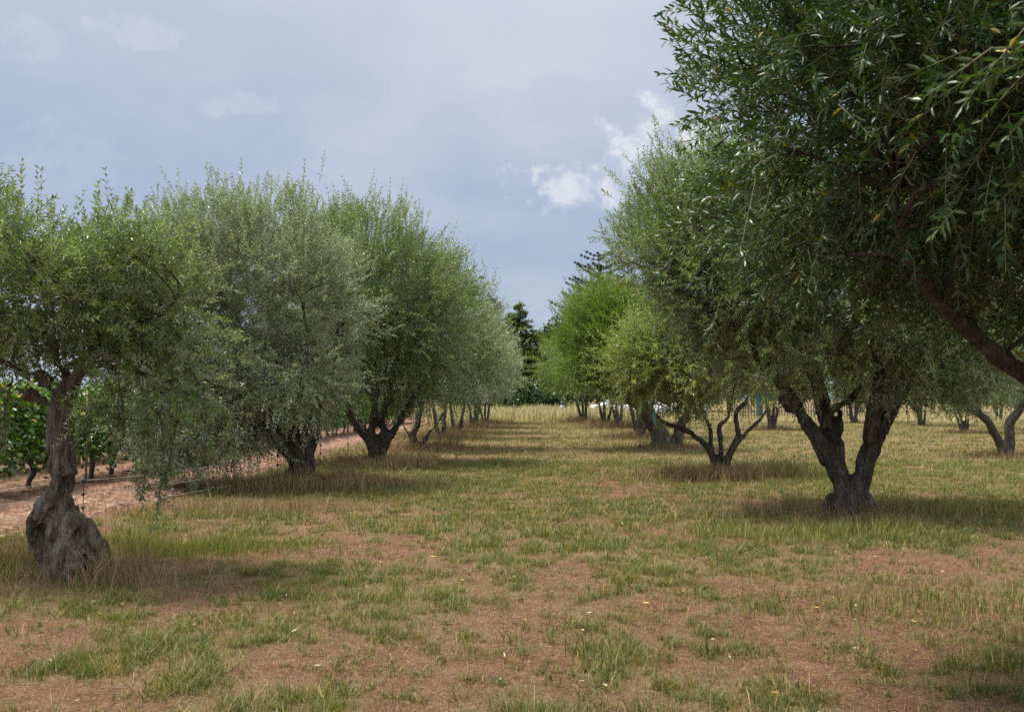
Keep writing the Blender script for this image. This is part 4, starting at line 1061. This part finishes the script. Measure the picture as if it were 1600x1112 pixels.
# dry stalks
g3 = Buf(); g4 = Buf()
for k, n, rx, ry, h in (('L1', 2600, .95, .55, .30), ('L2', 4200, 1.5, .7, .34), ('L3', 2800, 1.6, .8, .36), ('L4', 1800, 1.3, .9, .34), ('L5', 1500, 1.4, 1., .34), ('L6', 1300, 1.4, 1., .36), ('L7', 1300, 1.5, 1., .4), ('L8', 1300, 1.5, 1., .4),
                        ('R2', 1700, 1.3, .6, .26), ('R3', 3000, 1.35, .8, .38), ('R4', 2200, 1.4, .8, .3), ('R5', 1800, 1.4, 1., .4), ('R6', 1500, 1.4, 1., .4), ('R7', 1200, 1.3, 1., .4), ('R8', 1500, 1.5, 1., .45), ('S1', 900, 1.2, .8, .25), ('S2', 600, 1., 1., .25), ('S3', 700, 1.4, 1., .3)):
    b = BASES[k]; wd = .0035 + .0004 * b[1]
    patch(g3, b[0], b[1] - .1, rx * 1.1, ry * 1.3, int(n * 1.0), h * .95, wd * .8, 1.1)
    patch(g4, b[0], b[1] - .0, rx * .8, ry * 1.1, int(n * .8), h * .7, wd * .8, 1.4)
    patch(g4, b[0], b[1] - .0, rx * 1.6, ry * 2.2, n, h * .28, wd * .9, 2.)
for px_, py_ in ((395, 770), (430, 772), (505, 765), (545, 770), (600, 735), (640, 733), (690, 700), (1075, 745), (1100, 750), (1160, 752), (1190, 748), (1240, 800), (1400, 800), (20, 880), (120, 915)):
    c = G(px_, py_); patch(g3, c[0], c[1], .5 + .01 * c[1], .3, 700, .30 + .004 * c[1], .0032 + .0003 * c[1], .7)
c = G(560, 765); patch(g4, c[0], c[1], .8, .4, 1800, .3, .009)
c = G(370, 800); patch(g3, c[0], c[1], 1.6, .6, 4200, .2, .006)
x, y = region(rg, 230000, 3.6, 40, .8); k = (rg.random(len(x)) < .8 * np.clip((32 - y) / 18, .25, 1) * np.clip(fbm(x * .8, y * .6, s=91) * 1.8 - .5, .06, 1)) & (x > soil_edge(y)); x, y = x[k], y[k]
blades(rg, x, y, .05 * rg.uniform(.3, 1.7, len(x)), .0022 + .0004 * y, 2.2, g3, rg.random(len(x)), False)
tag(obj('dry_grass', g3.mesh('dry_grass', [M['dry']])), 'straw coloured dry grass stalks around the tree feet', 'grass', kind='stuff')
x, y = region(rg, 150000, 3.6, 45, .8); k = (rg.random(len(x)) < np.clip(fbm(x * .6, y * .5, s=131, o=3) * 5 - 2.4, 0, .9)) & (x > soil_edge(y)); x, y = x[k], y[k]
blades(rg, x, y, .045 * rg.uniform(.3, 1.5, len(x)), .0025 + .0004 * y, 2.2, g4, rg.random(len(x)), False)
tag(obj('russet_grass', g4.mesh('russet_grass', [M['russet_grass']])), 'reddish brown dead grass close round the trunks', 'grass', kind='stuff')
# meadow at the end
g5 = Buf()
n = 60000; y = rg.uniform(62, 92, n); x = (rg.random(n) * 2 - 1) * y * .5 + 2; k = fbm(x * .5, y * .5, s=95) > .38; x, y = x[k], y[k]
k = (x > -6) & ((x < 9) | (rg.random(len(x)) < .25)); x, y = x[k], y[k]
hh = .95 * rg.uniform(.45, 1.2, len(x)) * (.6 + .8 * fbm(x * .4, y * .4, s=97)); hh = np.where(x > 9, hh * .45, hh) * np.clip((y - 60.5 - 3 * fbm(x * .6, 0 * x, s=98)) / 4, .15, 1)
blades(rg, x, y, hh, .05, .5, g5, rg.random(len(x)), True, z=0 * x)
m_ = leaf_mat('meadow_blade', (.22, .22, .07), (.44, .41, .18), (.66, .60, .36), (.38, .35, .18), yellow=(.45, .33, .2), yfrac=.85, rough=.8)
tag(obj('tall_meadow_grass', g5.mesh('tall_meadow_grass', [m_])), 'tall pale meadow grass closing the far end of the avenue', 'grass', kind='stuff')
# litter of straw and leaves lying on the ground
g6 = Buf(); n = 380000; x, y = region(rg, n, 3.6, 22, .9); k = (x > soil_edge(y)) & (rg.random(n) < 1.15 - greenness(x, y)); x, y = x[k], y[k]; n = len(x)
a = rg.random(n) * 6.283; D = np.stack([np.cos(a), np.sin(a), rg.normal(size=n) * .18], 1)
V, Fs, kv = leaves(np.stack([x, y, gheight(x, y) + .008 + .012 * rg.random(n)], 1), D, np.array([[0, 0, 1.]]) + rg.normal(size=(n, 3)) * .35, rg.uniform(.015, .075, n), rg.uniform(.0015, .0045, n), curl=.05)
g6.add(V, Fs, np.repeat(rg.random(n) ** 1.3 * .9, kv))
tag(obj('straw_litter', g6.mesh('straw_litter', [M['dry']])), 'loose straw and dead stems lying on the bare earth', 'straw', kind='stuff')
g7 = Buf(); n = 130; x, y = region(rg, n, 4, 13, 1.3); V, Fs, kv = leaves(np.stack([x, y, gheight(x, y) + .03], 1), rg.normal(size=(n, 3)) * [1, 1, .15], np.array([[0, 0, 1.]]) + rg.normal(size=(n, 3)) * .3, rg.uniform(.04, .065, n), .014, True)
g7.add(V, Fs, np.repeat(np.where(rg.random(n) < .45, 1., .8), kv))
m_ = leaf_mat('fallen_leaf', (.3, .28, .2), (.36, .33, .22), (.45, .42, .3), (.5, .5, .42), yellow=(.55, .40, .05), yfrac=.97, rough=.7, transl=.1)
tag(obj('fallen_leaves', g7.mesh('fallen_leaves', [m_])), 'fallen yellow and pale olive leaves scattered on the ground', 'leaves', kind='stuff')
g8 = Buf(); ic = np.array([(math.cos(a_) * s_, math.sin(a_) * s_, z_) for z_, s_ in ((-.2, .8), (.35, .65)) for a_ in np.linspace(0, 2 * np.pi, 7, endpoint=False)] + [(0, 0, .6)])
for k in range(150):
    x, y = region(rg, 1, 4, 16)
    if k > 16: x = np.array([rg.uniform(-9, -5.4)]); y = np.array([rg.uniform(8, 26)])
    s = rg.uniform(.008, .028) * (1 if k < 17 else 1.7); V = ic * s * rg.uniform(.7, 1.3, 3) * (1 + .2 * rg.normal(size=(15, 1)))
    j = np.arange(7); j2 = (j + 1) % 7
    g8.add(V + [x[0], y[0], gheight(x, y)[0] + .01 + (.03 if k > 16 else 0)], [np.stack([j, j2, j2 + 7, j + 7], -1), np.stack([j + 7, j2 + 7, 0 * j + 14], -1)])
tag(obj('pebbles', g8.mesh('pebbles', [M['stone']], True)), 'small pale stones strewn on the earth', 'stones', kind='stuff')
